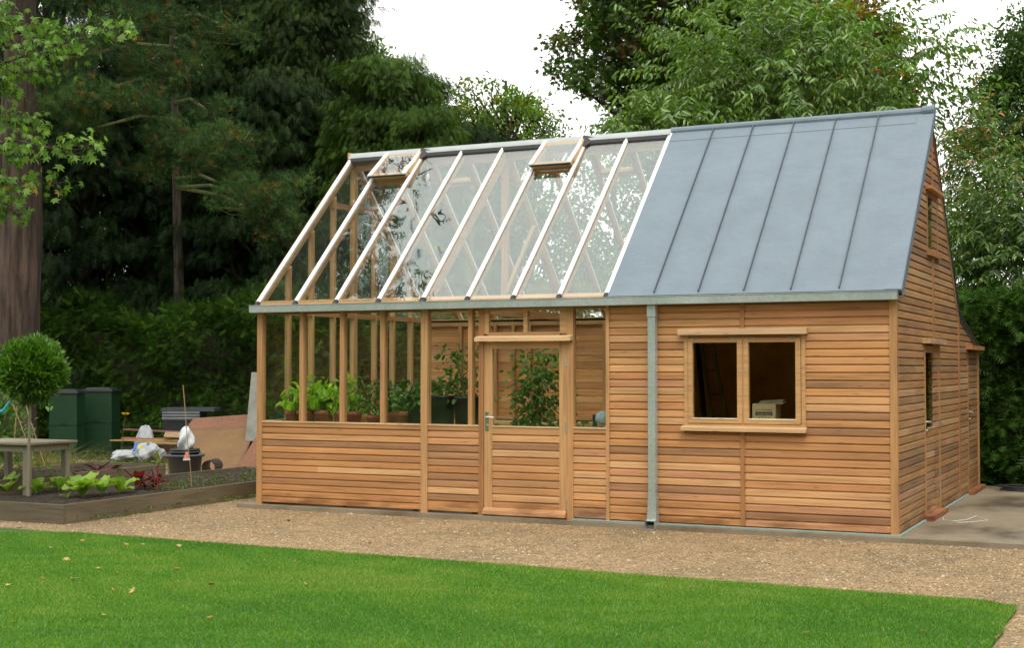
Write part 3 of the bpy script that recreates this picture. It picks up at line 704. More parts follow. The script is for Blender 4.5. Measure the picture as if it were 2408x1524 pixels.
m_.add([(5.295, -.035, .13), (5.40, -.035, .13), (5.40, -.134, .13), (5.295, -.134, .13), (5.295, -.035, -.03), (5.40, -.035, -.03), (5.40, -.20, -.045), (5.295, -.20, -.045), (5.295, -.20, .05), (5.40, -.20, .05), (5.295, -.134, .06), (5.40, -.134, .06)],
       [(0, 1, 2, 3), (0, 4, 5, 1), (1, 5, 6, 9, 11, 2), (0, 3, 10, 8, 7, 4), (3, 2, 11, 10), (10, 11, 9, 8), (4, 7, 6, 5)])
m_.build('shoe', M['zinc'], dp)
# --- roof structure of the glasshouse
def rp(x, y, off=0):
    """point on the roof plane (top of glass) lifted by off along the normal"""
    if y <= YR: k = SL; zz = ZE+.065+k*y; n = Vector((0, -k, 1)).normalized()
    else: k = -(ZR-2.40)/(D1-YR); zz = ZR+.065+k*(y-YR); n = Vector((0, -k, 1)).normalized()
    return Vector((x, y, zz))+n*off
def slope_bar(m_, x0, x1, y0, y1, o0, o1, col=FR):
    vs = [rp(x, y, o) for o in (o0, o1) for y in (y0, y1) for x in (x0, x1)]
    m_.add(vs, [(0, 2, 3, 1), (4, 5, 7, 6), (0, 1, 5, 4), (2, 6, 7, 3), (0, 4, 6, 2), (1, 3, 7, 5)], col)
BX = [0.0, .60, 1.20, 1.81, 2.43, 3.03, 3.63, 4.21, 4.79]
yr0, yr1 = YR-.015, YR+.015
for i, x in enumerate(BX):
    w = .05 if i != 4 else .075; x0 = x-.0 if i == 0 else x-w/2
    dep = .080 if i != 4 else .14
    m_ = MB(); slope_bar(m_, x0, x0+w, .0, YR-.02, -dep, -.006, (.47, .27, .12)); m_.build('rafter', M['ws'], BO)
    m_ = MB(); slope_bar(m_, x0, x0+w, YR+.02, D1, -dep, -.006, (.46, .26, .12)); m_.build('rafter', M['ws'], BO)
    m_ = MB(); bw = .050; xc = x0+w/2
    y_a = -.035
    slope_bar(m_, xc-bw/2, xc+bw/2, y_a, YR-.03, .006, .024); slope_bar(m_, xc-bw/4, xc+bw/4, y_a, YR-.03, .024, .034)
    gb = m_.build('glazing_bar', M['alu'], BO)
    m_ = MB(); slope_bar(m_, xc-bw/2-(.01 if i == 4 else .0), xc+bw/2+(.01 if i == 4 else 0), -.085, -.035, -.01, .026); m_.build('end_cap', M['black'], gb)
    m_ = MB(); slope_bar(m_, xc-bw/2, xc+bw/2, YR+.03, D1+.05, .006, .03); m_.build('glazing_bar', M['alu'], BO)
m_ = MB(); slope_bar(m_, -.035, 0.0, -.02, YR, -.11, .0, (.50, .30, .14)); slope_bar(m_, -.035, 0.0, YR, D1, -.11, .0, (.50, .30, .14)); m_.build('barge_board', M['ws'], BO)
for i in range(8):
    x0, x1 = BX[i]+.02, BX[i+1]-.02
    v_f = i in (1, 5); v_b = i in (2, 6)
    ytop = 1.80
    m_ = MB(); slope_bar(m_, x0, x1, -.05, ytop-.02 if v_f else YR-.03, -.002, .004); m_.build('roof_pane', M['roofglass'], BO)
    m_ = MB(); slope_bar(m_, x0, x1, YR+.03 if not v_b else 2.62, D1+.03, -.002, .004); m_.build('roof_pane', M['roofglass'], BO)
    if v_b:
        m_ = MB(); slope_bar(m_, x0, x1, 2.56, 2.62, -.07, .02, FR2); slope_bar(m_, x0+.005, x0+.045, YR+.04, 2.56, -.05, .03, FR2); slope_bar(m_, x1-.045, x1-.005, YR+.04, 2.56, -.05, .03, FR2); v_ = m_.build('roof_vent', M['wx'], BO)
        m_ = MB(); slope_bar(m_, x0+.045, x1-.045, YR+.04, 2.56, .0, .006); m_.build('glass_pane', M['roofglass'], v_)
    if v_f:
        # opening roof light hinged at the ridge, propped a little open
        m_ = MB(); slope_bar(m_, x0+.005, x1-.005, ytop-.03, ytop+.03, -.08, .03, (.50, .29, .13)); slope_bar(m_, x1-.012, x1+.022, ytop, YR-.03, -.02, .075, (.58, .38, .2)); m_.build('vent_kerb', M['wx'], BO)
        hinge_p = rp(0, YR-.06, .03); ang = R(6.5)
        def vp(x, s, o):
            """s metres down the slope from the hinge, o off the leaf plane"""
            dsl = (Vector((0, -1, -SL))).normalized(); nn = Vector((0, -SL, 1)).normalized()
            d_ = dsl*math.cos(ang)+nn*math.sin(ang); n_ = nn*math.cos(ang)-dsl*math.sin(ang)
            return Vector((x, hinge_p.y, hinge_p.z))+d_*s+n_*o
        def vbar(m_, xa, xb, sa, sb, oa, ob, col=FR2):
            vs = [vp(x, s_, o_) for o_ in (oa, ob) for s_ in (sb, sa) for x in (xa, xb)]
            m_.add(vs, [(0, 2, 3, 1), (4, 5, 7, 6), (0, 1, 5, 4), (2, 6, 7, 3), (0, 4, 6, 2), (1, 3, 7, 5)], col)
        LV = .56
        m_ = MB(); vbar(m_, x0-.005, x0+.045, 0, LV, -.04, .012, (.55, .35, .18)); vbar(m_, x1-.045, x1+.005, 0, LV, -.04, .012, (.55, .35, .18)); vbar(m_, x0+.045, x1-.045, LV-.05, LV, -.04, .010, (.5, .3, .14)); vbar(m_, x0+.045, x1-.045, 0, .05, -.04, .010, (.5, .3, .14))
        v_ = m_.build('roof_vent', M['wx'], BO)
        m_ = MB(); vbar(m_, x0+.045, x1-.045, .05, LV+.02, .010, .016); m_.build('glass_pane', M['roofglass'], v_)
        for xa in (x0-.015, x1-.035): m_ = MB(); vbar(m_, xa, xa+.05, -.03, LV+.03, .016, .036); m_.build('glazing_bar', M['alu'], v_)
        m_ = MB(); vbar(m_, x0-.005, x1+.005, LV+.015, LV+.035, -.008, .015); m_.build('drip_edge', M['black'], v_)
        m_ = MB(); p0 = rp(x1+.01, YR-.02, .05); m_.add([rp(x1+.0, YR-.03, .10), rp(x1+.17, YR-.03, .03), rp(x1+.02, YR-.17, .03), rp(x1, YR-.03, .01), rp(x1+.17, YR-.03, .01), rp(x1+.02, YR-.17, .01)], [(0, 2, 1), (3, 4, 5), (0, 1, 4, 3), (0, 3, 5, 2), (1, 2, 5, 4)]); m_.build('corner_flashing', M['black'], v_)
        # automatic opener arm
        m_ = MB(); m_.tube([rp((x0+x1)/2, ytop+.03, -.10), rp((x0+x1)/2+.02, ytop+.30, -.10)], .018, 8); m_.tube([rp((x0+x1)/2, ytop+.05, -.12), vp((x0+x1)/2, LV-.05, -.04)], .007, 6); m_.build('opener_arm', M['alu'], v_)
m_ = MB(); m_.box(-.0, 4.8, YR-.02, YR+.02, ZR-.15, ZR+.045, (.45, .26, .12)); m_.build('ridge_beam', M['wx'], BO)
m_ = MB(); m_.box(-.04, .0, YR-.05, YR+.05, ZR-.05, ZR+.12, (.55, .30, .12)); m_.build('ridge_end', M['wz'], BO)
# ridge capping of the glass roof: two stepped white rolls
m_ = MB()
for (a, b, za, zb) in ((-.05, .05, .055, .105), (-.095, .095, .03, .062)):
    m_.box(-.0, 4.80, YR+a, YR+b, ZR+za, ZR+zb)
m_.build('ridge_cap', M['silver'], BO)
m_ = MB(); m_.add([(0.0, YR-.115, ZR-.015), (4.8, YR-.115, ZR-.015), (4.8, YR-.09, ZR+.035), (0.0, YR-.09, ZR+.035), (0.0, YR-.115, ZR-.03), (4.8, YR-.115, ZR-.03), (4.8, YR-.085, ZR+.02), (0.0, YR-.085, ZR+.02)], [(0, 1, 2, 3), (4, 7, 6, 5), (0, 4, 5, 1), (2, 6, 7, 3), (1, 5, 6, 2), (0, 3, 7, 4)]); m_.build('ridge_flashing', M['black'], BO)
# timber under the eave
m_ = MB(); slope_bar(m_, .05, 4.77, -.055, .0, -.055, -.010, (.52, .30, .14)); m_.build('eaves_beam', M['wx'], BO)
m_ = MB(); m_.box(.05, 4.77, .02, .13, 2.50, 2.545, (.62, .45, .25)); m_.build('wall_plate', M['wx'], BO)
m_ = MB(); m_.box(.05, 4.77, D1-.12, D1-.02, 2.42, 2.47, (.55, .35, .18)); m_.build('wall_plate', M['wx'], BO)
# truss: king post, tie beam and brace
m_ = MB(); m_.box(2.385, 2.475, YR-.035, YR+.035, 2.50, ZR-.10, FR); m_.build('king_post', M['wz'], BO)
m_ = MB(); m_.box(2.39, 2.47, .08, D1-.1, 2.42, 2.52, FR); m_.build('tie_beam', M['wy'], BO)
m_ = MB(); m_.beam((2.86, YR, 3.62), (2.44, YR, 2.72), .05, .06, (0, 1, 0), (.62, .44, .25)); m_.build('brace', M['wz'], BO)
# --- left glazed end
mb = MB(); boards(mb, leftw, K(.02), K(D1), .03, .985); mb.build('wall_panel', M['wy'], BO)
m_ = MB(); m_.box(-.02, .06, .05, D1, .985, 1.035, FR); m_.box(-.03, .065, .05, D1, 1.035, 1.052, (.6, .42, .25)); m_.build('sill', M['wy'], BO)
MY = [(.58, .625), (1.115, 1.16), (1.65, 1.695), (2.165, 2.25), (2.74, 2.79), (3.26, 3.31), (3.80, 3.85)]
for (a, b) in MY:
    m_ = MB(); za, zb = zroof(a)-.06, zroof(b)-.06
    m_.add([(x, y, 1.05) for x in (.0, .075) for y in (a, b)]+[(x, y, z) for x in (.0, .075) for y, z in ((a, za), (b, zb))], [(0, 1, 3, 2), (4, 6, 7, 5), (0, 4, 5, 1), (2, 3, 7, 6), (0, 2, 6, 4), (1, 5, 7, 3)], FR2)
    m_.build('mullion' if a != 2.165 else 'king_post', M['wz'], BO)
m_ = MB(); m_.box(0, .07, D1-.08, D1, 0, 2.42, FR); m_.build('corner_post', M['wz'], BO)
m_ = MB(); m_.box(.005, .068, 1.62, 2.165, 3.94, 4.02, FR); m_.box(.005, .068, 2.25, 2.82, 3.94, 4.02, FR); m_.build('transom', M['wy'], BO)
m_ = MB(); m_.box(.008, .07, .05, D1-.1, 2.42, 2.49, FR); m_.build('transom', M['wy'], BO)
ed = [.05]+[v for p in MY for v in p]+[D1-.08]
for i in range(0, len(ed), 2):
    a, b = ed[i], ed[i+1]
    pts = [(.03, a, 1.052), (.03, b, 1.052), (.03, b, zroof(b)-.07)]
    pts += [(.03, a, zroof(a)-.07)]
    m_ = MB(); m_.quadprism(pts, .006); m_.build('glass_pane', M['glass'], BO)
# --- membrane roof
RX0, RX1 = 4.815, W+.075
m_ = MB(); slope_bar(m_, RX0, RX1, -.075, YR-.0, -.06, .022); RF = m_.build('roof', M['mem'], BO)
m_ = MB(); slope_bar(m_, RX0, W+.035, YR, D1+.02, -.05, .022); m_.build('roof_rear', M['mem'], BO)
for x in (5.36, 5.87, 6.38, 6.89, 7.40):
    m_ = MB(); slope_bar(m_, x-.005, x+.005, -.05, YR-.03, .022, .050, (.1, .1, .1)); m_.build('seam', M['seam'], RF)
for x, in ((7.86,),):
    m_ = MB(); slope_bar(m_, x, RX1-.002, -.070, YR-.05, .022, .026); m_.build('verge_strip', M['mem'], RF)
m_ = MB(); slope_bar(m_, RX0, RX1-.19, YR-.165, YR-.085, .022, .026); m_.build('ridge_strip', M['mem'], RF)
m_ = MB(); m_.tube([(RX0-.02, YR, ZR+.075), (RX1-.1, YR, ZR+.080)], .055, 12); m_.tube([(RX1-.13, YR, ZR+.085), (RX1+.005, YR, ZR+.095)], .066, 12); m_.build('ridge_roll', M['mem'], RF, smooth=False)
m_ = MB(); slope_bar(m_, RX1, RX1+.006, -.08, YR, -.085, .028); m_.build('verge_trim', M['mem'], RF)
m_ = MB(); slope_bar(m_, W+.035, W+.041, YR, D1+.02, -.035, .026); m_.build('verge_trim', M['black'], BO)
slz = lambda y: 2.445-(y-D1)*.205
m_ = MB(); m_.add([(x, y, slz(y)+o) for o in (-.06, .0) for y in (D1+.0, D2+.18) for x in (4.8, W+.035)], [(0, 2, 3, 1), (4, 5, 7, 6), (0, 1, 5, 4), (2, 6, 7, 3), (0, 4, 6, 2), (1, 3, 7, 5)]); m_.build('lean_to_roof', M['mem'], BO)
m_ = MB(); m_.add([(x, y, slz(y)+o) for o in (-.045, .01) for y in (D1+.0, D2+.2) for x in (W+.035, W+.045)], [(0, 2, 3, 1), (4, 5, 7, 6), (0, 1, 5, 4), (2, 6, 7, 3), (0, 4, 6, 2), (1, 3, 7, 5)]); m_.build('verge_trim', M['black'], BO)
m_ = MB(); slope_bar(m_, W+.0, W+.026, .0, YR-.0, -.13, -.06, FR); slope_bar(m_, W+.0, W+.026, YR, D1, -.12, -.06, FR); m_.build('barge_board', M['ws'], BO)
m_ = MB(); slope_bar(m_, RX0, RX1-.01, -.085, -.055, -.05, .0); m_.build('eaves_trim', M['black'], BO)

#@@PROPS

# ------------------------------------------------------------------ vegetation
def ground_pt(px, d): p = at(px, 863, d); return Vector((p.x, p.y, -.06))
def A(v): return np.array([v[0], v[1], v[2]], float)
DARK = [(.008, .020, .009), (.011, .027, .010), (.007, .017, .008), (.016, .034, .012)]
MID = [(.045, .095, .022), (.060, .115, .026), (.035, .078, .02), (.078, .125, .03)]
def tree(name, label, cat, base, group=None): return empty(name, tuple(base), label, cat, group)
def plain_crown(root, name, c, rad, ncl, cr, m, size, tmpl, pal, mat, seed, inner=.5, lobe=.3, droop=.3, zmin=-.9, outw=.7, extra=None, cljit=.2, lobes=9, flat=.6):
    rg = np.random.default_rng(seed)
    cc, d = shell_points(rg, ncl, c, rad, inner, lobes, lobe, zmin)
    if extra is not None: cc = np.concatenate([cc, extra]); d = np.concatenate([d, unit(extra-np.array(c))])
    n = len(cc); P = cc[:, None]+rg.normal(size=(n, m, 3))*cr*np.array([1, 1, flat])*.6
    D = d[:, None]*outw+rg.normal(size=(n, m, 3))*.6+np.array([0, 0, -droop])
    cl = np.repeat(rg.normal(size=n), m)
    S = size*(.7+.6*rg.random(n*m))
    o = leaves(name, tmpl, P.reshape(-1, 3), D.reshape(-1, 3), S, tints(rg, n*m, pal, .15, cl, cljit), mat, root, rg)
    return cc, o

# --- yew hedge behind the left half of the building
def hedge(label, x0, x1, y0, y1, h, n, seed, pal, size=.11, hv=.2, name='hedge', face='front', cat='hedge'):
    rg = np.random.default_rng(seed); root = empty(name, ((x0+x1)/2, (y0+y1)/2, -.07), label, cat)
    mb_ = MB(); mb_.box(x0+.35, x1-.35, y0+.45, y1-.3, -.07, h-.5, (.012, .016, .008)); mb_.build('woody_core', M['bark'], root)
    L, Wd = x1-x0, y1-y0
    def top(x): return h+hv*(np.sin(x*.9+seed)+.6*np.sin(x*2.1+1)+.3*np.sin(x*5))
    w = np.array([L*h, L*Wd, Wd*h, Wd*h]); w = w/w.sum(); k = rg.choice(4, n, p=w)
    u, v = rg.random(n), rg.random(n)
    x = x0+L*u; P = np.zeros((n, 3)); Nn = np.zeros((n, 3))
    f = k == 0; P[f] = np.stack([x[f], np.full(f.sum(), y0), v[f]*top(x[f])], 1); Nn[f] = (0, -1, .15)
    f = k == 1; P[f] = np.stack([x[f], y0+Wd*v[f], top(x[f])], 1); Nn[f] = (0, -.3, 1)
    f = k == 2; P[f] = np.stack([np.full(f.sum(), x0), y0+Wd*u[f], v[f]*h], 1); Nn[f] = (-1, 0, .2)
    f = k == 3; P[f] = np.stack([np.full(f.sum(), x1), y0+Wd*u[f], v[f]*h], 1); Nn[f] = (1, 0, .2)
    bump_ = .22*(np.sin(P[:, 0]*2.3+P[:, 2]*1.9)+np.sin(P[:, 0]*1.1-P[:, 2]*3.1)*.7+np.sin(P[:, 2]*5+P[:, 0]*4)*.4)
    P += unit(Nn)*(bump_+rg.normal(size=n)*.12-.1)[:, None]
    P[:, 2] = np.maximum(P[:, 2], .02)
    D = unit(Nn)*.8+rg.normal(size=(n, 3))*.5+np.array([0, 0, -.15])
    leaves('foliage', SPRAY, P, D, size*(.7+.7*rg.random(n)), tints(rg, n, pal, .2, np.sin(P[:, 0]*1.7)+np.sin(P[:, 2]*2.7), .15), M['needle'], root, rg)
    return root
YEW = [(.021, .056, .013), (.030, .076, .015), (.014, .040, .011), (.054, .108, .02)]
hedge('long clipped dark yew hedge behind the compost bins and glazed end', -20, 3.2, 10.2, 12.6, 3.05, 60000, 21, YEW, .20, .16)

# --- big dark wood behind: individual evergreens
def evergreen(label, px, d, h, r, seed, n=420, m=52, pal=DARK, size=.34, zlow=.08, group='dark evergreens behind the hedge', name='evergreen_tree', shape=.8, lean=0):
    b = ground_pt(px, d); rg = np.random.default_rng(seed); root = tree(name, label, 'tree', b, group)
    # layered drooping boughs
    t = rg.random(n)**.85; z = h*(zlow+(1-zlow)*t); rr = r*(1-t*shape)*(.55+.45*rg.random(n)**.5); a = rg.random(n)*6.283
    rr *= 1+.22*np.sin(a*3+seed)+.12*np.sin(a*7+z)
    cc = np.stack([b.x+rr*np.cos(a)+lean*t, b.y+rr*np.sin(a), z], 1)
    out_ = np.stack([np.cos(a), np.sin(a), np.full(n, -.25)], 1)
    s_ = rg.random((n, m)); w = rg.normal(size=(n, m, 3))*np.array([.34, .34, .16])*r*.22
    P = cc[:, None]+out_[:, None]*(s_[:, :, None]-.6)*r*.28+w
    D = out_[:, None]*.6+np.array([0, 0, -.75])+rg.normal(size=(n, m, 3))*.35
    cl = np.repeat(rg.normal(size=n), m)
    leaves('crown', SPRAY, P.reshape(-1, 3), D.reshape(-1, 3), size*(.7+.6*rg.random(n*m)), tints(rg, n*m, pal, .15, cl, .2), M['needle'], root, rg)
    mb_ = MB(); idx = rg.choice(n, 40, replace=False)
    limbs(mb_, (b.x, b.y, -.07), (b.x+lean, b.y, h*.97), r*.085, cc[idx], rg, mid=(.12, .95), lr=.05, col=(.1, .08, .06)); mb_.build('trunk', M['bark'], root)
    return root
for i, (px, d, h, r, lb) in enumerate([
    (-260, 40, 21, 5.5, 'huge dark evergreen at the far left behind the red trunk'),
    (110, 43, 23, 5.5, 'tall dark evergreen just right of the red trunk'),
    (330, 38, 20, 4.2, 'dark evergreen standing behind the blue green pine'),
    (540, 46, 24, 4.5, 'very tall dark evergreen between the pine and the yews'),
    (625, 40, 17.5, 3.5, 'dark yew with hanging sprays above the hedge')]):
    evergreen(lb, px, d, h, r, 30+i, 520, 80, size=.25)
evergreen('tall dark conifer whose ragged tip edges the open sky', 690, 37, 14.2, 3.3, 41, 640, 95, [(.012, .028, .010), (.017, .037, .011), (.010, .022, .009), (.026, .048, .013)], .23, shape=.55)
evergreen('lower mid green yew with pointed leaders behind the greenhouse ridge', 925, 33, 9.1, 2.4, 42, 480, 90, [(.018, .042, .012), (.026, .056, .013), (.036, .072, .016)], .19, shape=.62)
evergreen('slim dark unseen evergreen beyond the right hand bushes, added to darken a reflection', 2890, 27, 9.5, 2.6, 44, 300, 60, size=.3)  # out of view, added to darken what the gable window mirrors
evergreen('short dark unseen evergreen beyond the slab end, added to darken a reflection', 3000, 22, 8.5, 2.2, 45, 260, 60, size=.3)  # also unseen, added for the same gable window reflection
evergreen('small spiky yew between the yews and the gnarled tree', 1010, 31, 7.5, 1.7, 43, 300, 80, [(.022, .050, .014), (.030, .064, .016), (.042, .082, .02)], .18, shape=.7)

for i, (px, d, h, r, lb) in enumerate([(-40, 36, 10.5, 3.2, 'shorter evergreen filling the gap left of the red trunk'), (205, 35, 10, 3.0, 'shorter evergreen between the red trunk and the pine'), (430, 36.5, 9.5, 3.0, 'shorter evergreen directly behind the pine trunk'), (620, 35, 9, 2.9, 'shorter evergreen right of the pine trunk'), (840, 36, 8.6, 2.9, 'shorter evergreen behind the glazed gable'), (1060, 38, 8.2, 2.8, 'shorter evergreen seen through the left roof panes')]):
    evergreen(lb, px, d, h, r, 130+i, 330, 60, size=.32, zlow=.02, shape=.6, group='understorey evergreens')
# --- giant redwood: only its furrowed trunk is in frame
def redwood():
    d = 27.5; b = ground_pt(28, d); root = tree('redwood_tree', 'giant tree with a thick furrowed red brown trunk at the left edge', 'tree', b)
    rg = np.random.default_rng(51); pts = []; rr = []
    for py, px, w in ((1080, 12, 150), (960, 16, 128), (830, 32, 112), (700, 38, 104), (540, 46, 98), (400, 46, 90), (250, 47, 82), (80, 48, 66), (-60, 50, 60), (-400, 55, 52), (-900, 60, 34), (-1400, 62, 14)):
        p = at(px, py, d); pts.append(p); rr.append(w/3255*d/2)
    # fluted trunk
    n = 60; V = []; F = []; m = 90
    zs = np.linspace(0, len(pts)-1, m)
    for j, k in enumerate(zs):
        i0 = min(int(k), len(pts)-2); f = k-i0; p = pts[i0].lerp(pts[i0+1], f); r_ = rr[i0]*(1-f)+rr[i0+1]*f
        for q in range(n):
            a = 6.283*q/n; fl = 1+.045*math.sin(a*11+.6*math.sin(p.z*.8))+.03*math.sin(a*23+p.z*.7)+.02*math.sin(a*5+p.z*2)
            V.append((p.x+r_*fl*math.cos(a), p.y+r_*fl*math.sin(a), p.z))
    for j in range(m-1):
        for q in range(n): F.append((j*n+q, j*n+(q+1) % n, (j+1)*n+(q+1) % n, (j+1)*n+q))
    raw_mesh('trunk', np.array(V), np.array(F), np.full((len(V), 3), .1), M['redbark'], root, True)
    # crown far above the frame, reflected in the glass roof
    c = A(at(60, -700, d)); c[2] = 17
    cc, o = plain_crown(root, 'crown', tuple(c+np.array([.1, -1.7, -2.3])), (3.9, 4.4, 4.8), 330, .9, 60, .42, SPRAY, DARK, M['needle'], 52, .35, .35, .5)
    mb_ = MB(); rg = np.random.default_rng(5); limbs(mb_, c+np.array([0, 0, -6]), c+np.array([0, 0, 8]), .3, cc[rg.choice(len(cc), 45)], rg, lr=.06); mb_.build('limb', M['bark'], root)
redwood()

# --- pine with blue green tufts and mossy limbs
def pine():
    d = 26.5; b = ground_pt(425, 31); b = ground_pt(425, 33.5); root = tree('pine_tree', 'pine with blue green needle tufts and mossy limbs, left of centre', 'tree', b)
    rg = np.random.default_rng(61); mb_ = MB()
    tk = [Vector((b.x, b.y, -.07)), at(420, 640, 33.5), at(412, 300, 33.5), at(400, -100, 33.5), at(385, -500, 33.5)]
    mb_.tube(tk, [.15, .12, .09, .07, .04], 10, (.1, .07, .05)); mb_.build('trunk', M['bark'], root)
    mb_ = MB()
    # foliage pads (photo px centre, half sizes, distance) each carried by a limb from the trunk
    pads = [(165, 130, 65, 60, 26.3, 150), (150, 240, 60, 50, 26.3, 110), (250, 60, 90, 60, 27, 190), (370, 40, 80, 50, 27.5, 170), (405, 165, 62, 48, 26.8, 230), (300, 232, 95, 34, 26.2, 230), (190, 215, 80, 36, 26.0, 170),
            (330, 150, 60, 60, 27.6, 130), (200, 300, 70, 40, 27.4, 110), (500, 260, 60, 40, 27.6, 90), (545, 400, 60, 40, 27.2, 110), (470, 110, 50, 50, 28, 90), (350, 400, 50, 30, 27.5, 60), (300, -20, 200, 50, 28, 260), (455, 345, 108, 62, 26.3, 430), (385, 330, 50, 50, 26.8, 110), (575, 330, 60, 22, 26.6, 60), (620, 470, 95, 58, 26.2, 330), (680, 530, 60, 50, 26.0, 170), (560, 440, 50, 30, 26.6, 70), (540, 60, 70, 50, 28, 90)]
    tips = []
    for (cx, cy, hx, hy, dd, n) in pads:
        z0 = at(414, min(cy-20, 440), 33.5); pc = at(cx, cy, dd); mid1 = z0.lerp(pc, .45)+Vector((0, 0, .15)); mid2 = z0.lerp(pc, .85)+Vector((0, 0, .0))
        end = at(cx+hx*.5*(1 if cx > 414 else -1), cy, dd-.2)
        mb_.tube([z0, mid1, mid2, end], [.05, .04, .026, .01], 7, (.12, .14, .04), caps=False)
        hub = A(mid2)
        for k in range(n):
            a = rg.random()*6.283; r_ = rg.random()**.55
            wob = 1+.28*math.sin(a*3+cx)+.18*math.sin(a*5+cy)+.12*math.sin(a*9); q = A(at(cx+hx*r_*wob*math.cos(a), cy+hy*r_*wob*math.sin(a), dd+rg.normal()*.45*math.sqrt(max(.05, 1-r_*r_))))
            tips.append(q)
            if k % 5 == 0:
                p = hub*.35+A(pc)*.65+rg.normal(size=3)*.12; mb_.tube([tuple(p), tuple((p+q)/2+np.array([0, 0, -.10])), tuple(q)], [.014, .009, .005], 4, (.14, .14, .05), caps=False)
    mb_.build('limb', M['moss'], root)
    tips = np.array(tips); n = len(tips); m = 3
    P = tips[:, None]+rg.normal(size=(n, m, 3))*np.array([.06, .06, .05]); D = rg.normal(size=(n, m, 3))*.55+np.array([.25, -.55, .30])
    cl = np.sin(tips[:, 0]*3)+np.sin(tips[:, 2]*4)+rg.normal(size=n)*.6
    c = tints(rg, n*m, [(.027, .062, .046), (.038, .082, .056), (.021, .05, .036), (.045, .08, .04)], .2, np.repeat(cl, m), .24)
    yl = rg.random(n*m) < .03; c[yl] = (.24, .15, .03); rd = rg.random(n*m) < .03; c[rd] = (.16, .06, .02)
    leaves('crown', TUFT, P.reshape(-1, 3), D.reshape(-1, 3), .155*(.7+.5*rg.random(n*m)), c, M['needle'], root, rg)
pine()

# --- leafy trees behind the roof
def broadleaf(name, label, px, d, cz_px, r, rz, seed, ncl, cr, m, size, pal, tmpl=BROAD, mat='leaf', lobe=.34, inner=.45, trunk_px=None, group=None, extra_cols=None, zmin=-.8, tr=.16, limbcol=(.1, .08, .06), nl=46, droop=.25, bark='bark', lr=.035, bend=.12):
    rg = np.random.default_rng(seed); c = A(at(px, cz_px, d)); b = ground_pt(trunk_px or px, d); root = tree(name, label, 'tree', b, group)
    cc, d_ = shell_points(rg, ncl, c, (r, r, rz), inner, 11, lobe, zmin)
    n = len(cc); P = cc[:, None]+rg.normal(size=(n, m, 3))*cr*.6*np.array([1, 1, .62]); D = d_[:, None]*.6+rg.normal(size=(n, m, 3))*.6+np.array([0, 0, -droop])
    cl = np.repeat(rg.normal(size=n), m); col = tints(rg, n*m, pal, .17, cl, .2)
    if extra_cols is not None:
        fr, ec = extra_cols; pick = rg.random(n) < fr; pk = np.repeat(pick, m) & (rg.random(n*m) < .7); col[pk] = np.array(ec)[rg.integers(0, len(ec), pk.sum())]*(1+rg.normal(size=(pk.sum(), 1))*.15)
    leaves('crown', tmpl, P.reshape(-1, 3), D.reshape(-1, 3), size*(.65+.6*rg.random(n*m)), np.clip(col, .003, 1), M[mat], root, rg)
    mb_ = MB(); limbs(mb_, (b.x, b.y, -.07), c+np.array([0, 0, rz*.75]), tr, cc[rg.choice(n, nl, replace=False)], rg, lr=lr, mid=(.3, .97), bend=bend, col=limbcol); mb_.build('trunk', M[bark], root)
    return root
broadleaf('deciduous_tree', 'light green deciduous tree peeping out behind the dark conifer tip', 850, 46, 215, 1.35, 2.4, 71, 110, .5, 70, .13, MID, BROAD)
broadleaf('gnarled_tree', 'gnarled open tree with twisting bare limbs and yellowing leaves behind greenhouse ridge', 1195, 40, 290, 2.15, 1.65, 72, 175, .30, 30, .135, [(.075, .145, .035), (.10, .17, .04), (.06, .12, .03)], BROAD, lobe=.45, inner=.35, tr=.17, nl=95, lr=.055, bend=.3, limbcol=(.2, .17, .13), bark='bark', extra_cols=(.12, [(.34, .27, .04), (.28, .25, .05)]))
broadleaf('gnarled_tree', 'small yellow green open tree just left of the gnarled tree', 1075, 42, 320, 1.2, 1.25, 73, 80, .25, 32, .12, [(.075, .13, .03), (.10, .15, .04)], BROAD, lobe=.45, tr=.1, nl=30, lr=.04, bend=.25, extra_cols=(.12, [(.34, .27, .04)]))
broadleaf('maple_tree', 'broad dark green maple with reddish tinged leaf tips against the sky', 1640, 44, 110, 4.6, 4.1, 74, 560, .44, 80, .155, [(.028, .062, .018), (.038, .076, .022), (.050, .090, .025), (.026, .056, .018)], STAR, lobe=.34, inner=.35, tr=.3, nl=90, lr=.06, extra_cols=(.10, [(.15, .085, .025), (.12, .10, .025)]))
broadleaf('maple_tree', 'maple with orange autumn patches behind the cherry tree', 1995, 33, 215, 1.55, 3.2, 75, 210, .42, 75, .14, [(.05, .10, .022), (.07, .13, .03), (.04, .085, .02)], STAR, lobe=.4, inner=.4, tr=.2, nl=60, extra_cols=(.34, [(.42, .15, .025), (.5, .22, .04), (.30, .16, .03)]))
broadleaf('deciduous_tree', 'dark leafy tree at the far right edge against the sky', 2450, 34, 260, 2.0, 2.9, 76, 300, .38, 80, .12, [(.03, .07, .028), (.04, .085, .032), (.028, .06, .022)], BROAD, lobe=.42, inner=.4, tr=.2, nl=60)

broadleaf('deciduous_tree', 'mid green tree seen only through the middle roof panes', 1250, 37, 590, 2.0, 2.3, 77, 130, .45, 60, .14, MID, BROAD, lobe=.4, inner=.3, tr=.14, nl=40)
broadleaf('deciduous_tree', 'mid green tree seen only through the right roof panes', 1450, 39, 570, 2.3, 2.6, 78, 105, .45, 60, .14, MID, BROAD, lobe=.4, inner=.3, tr=.14, nl=40)
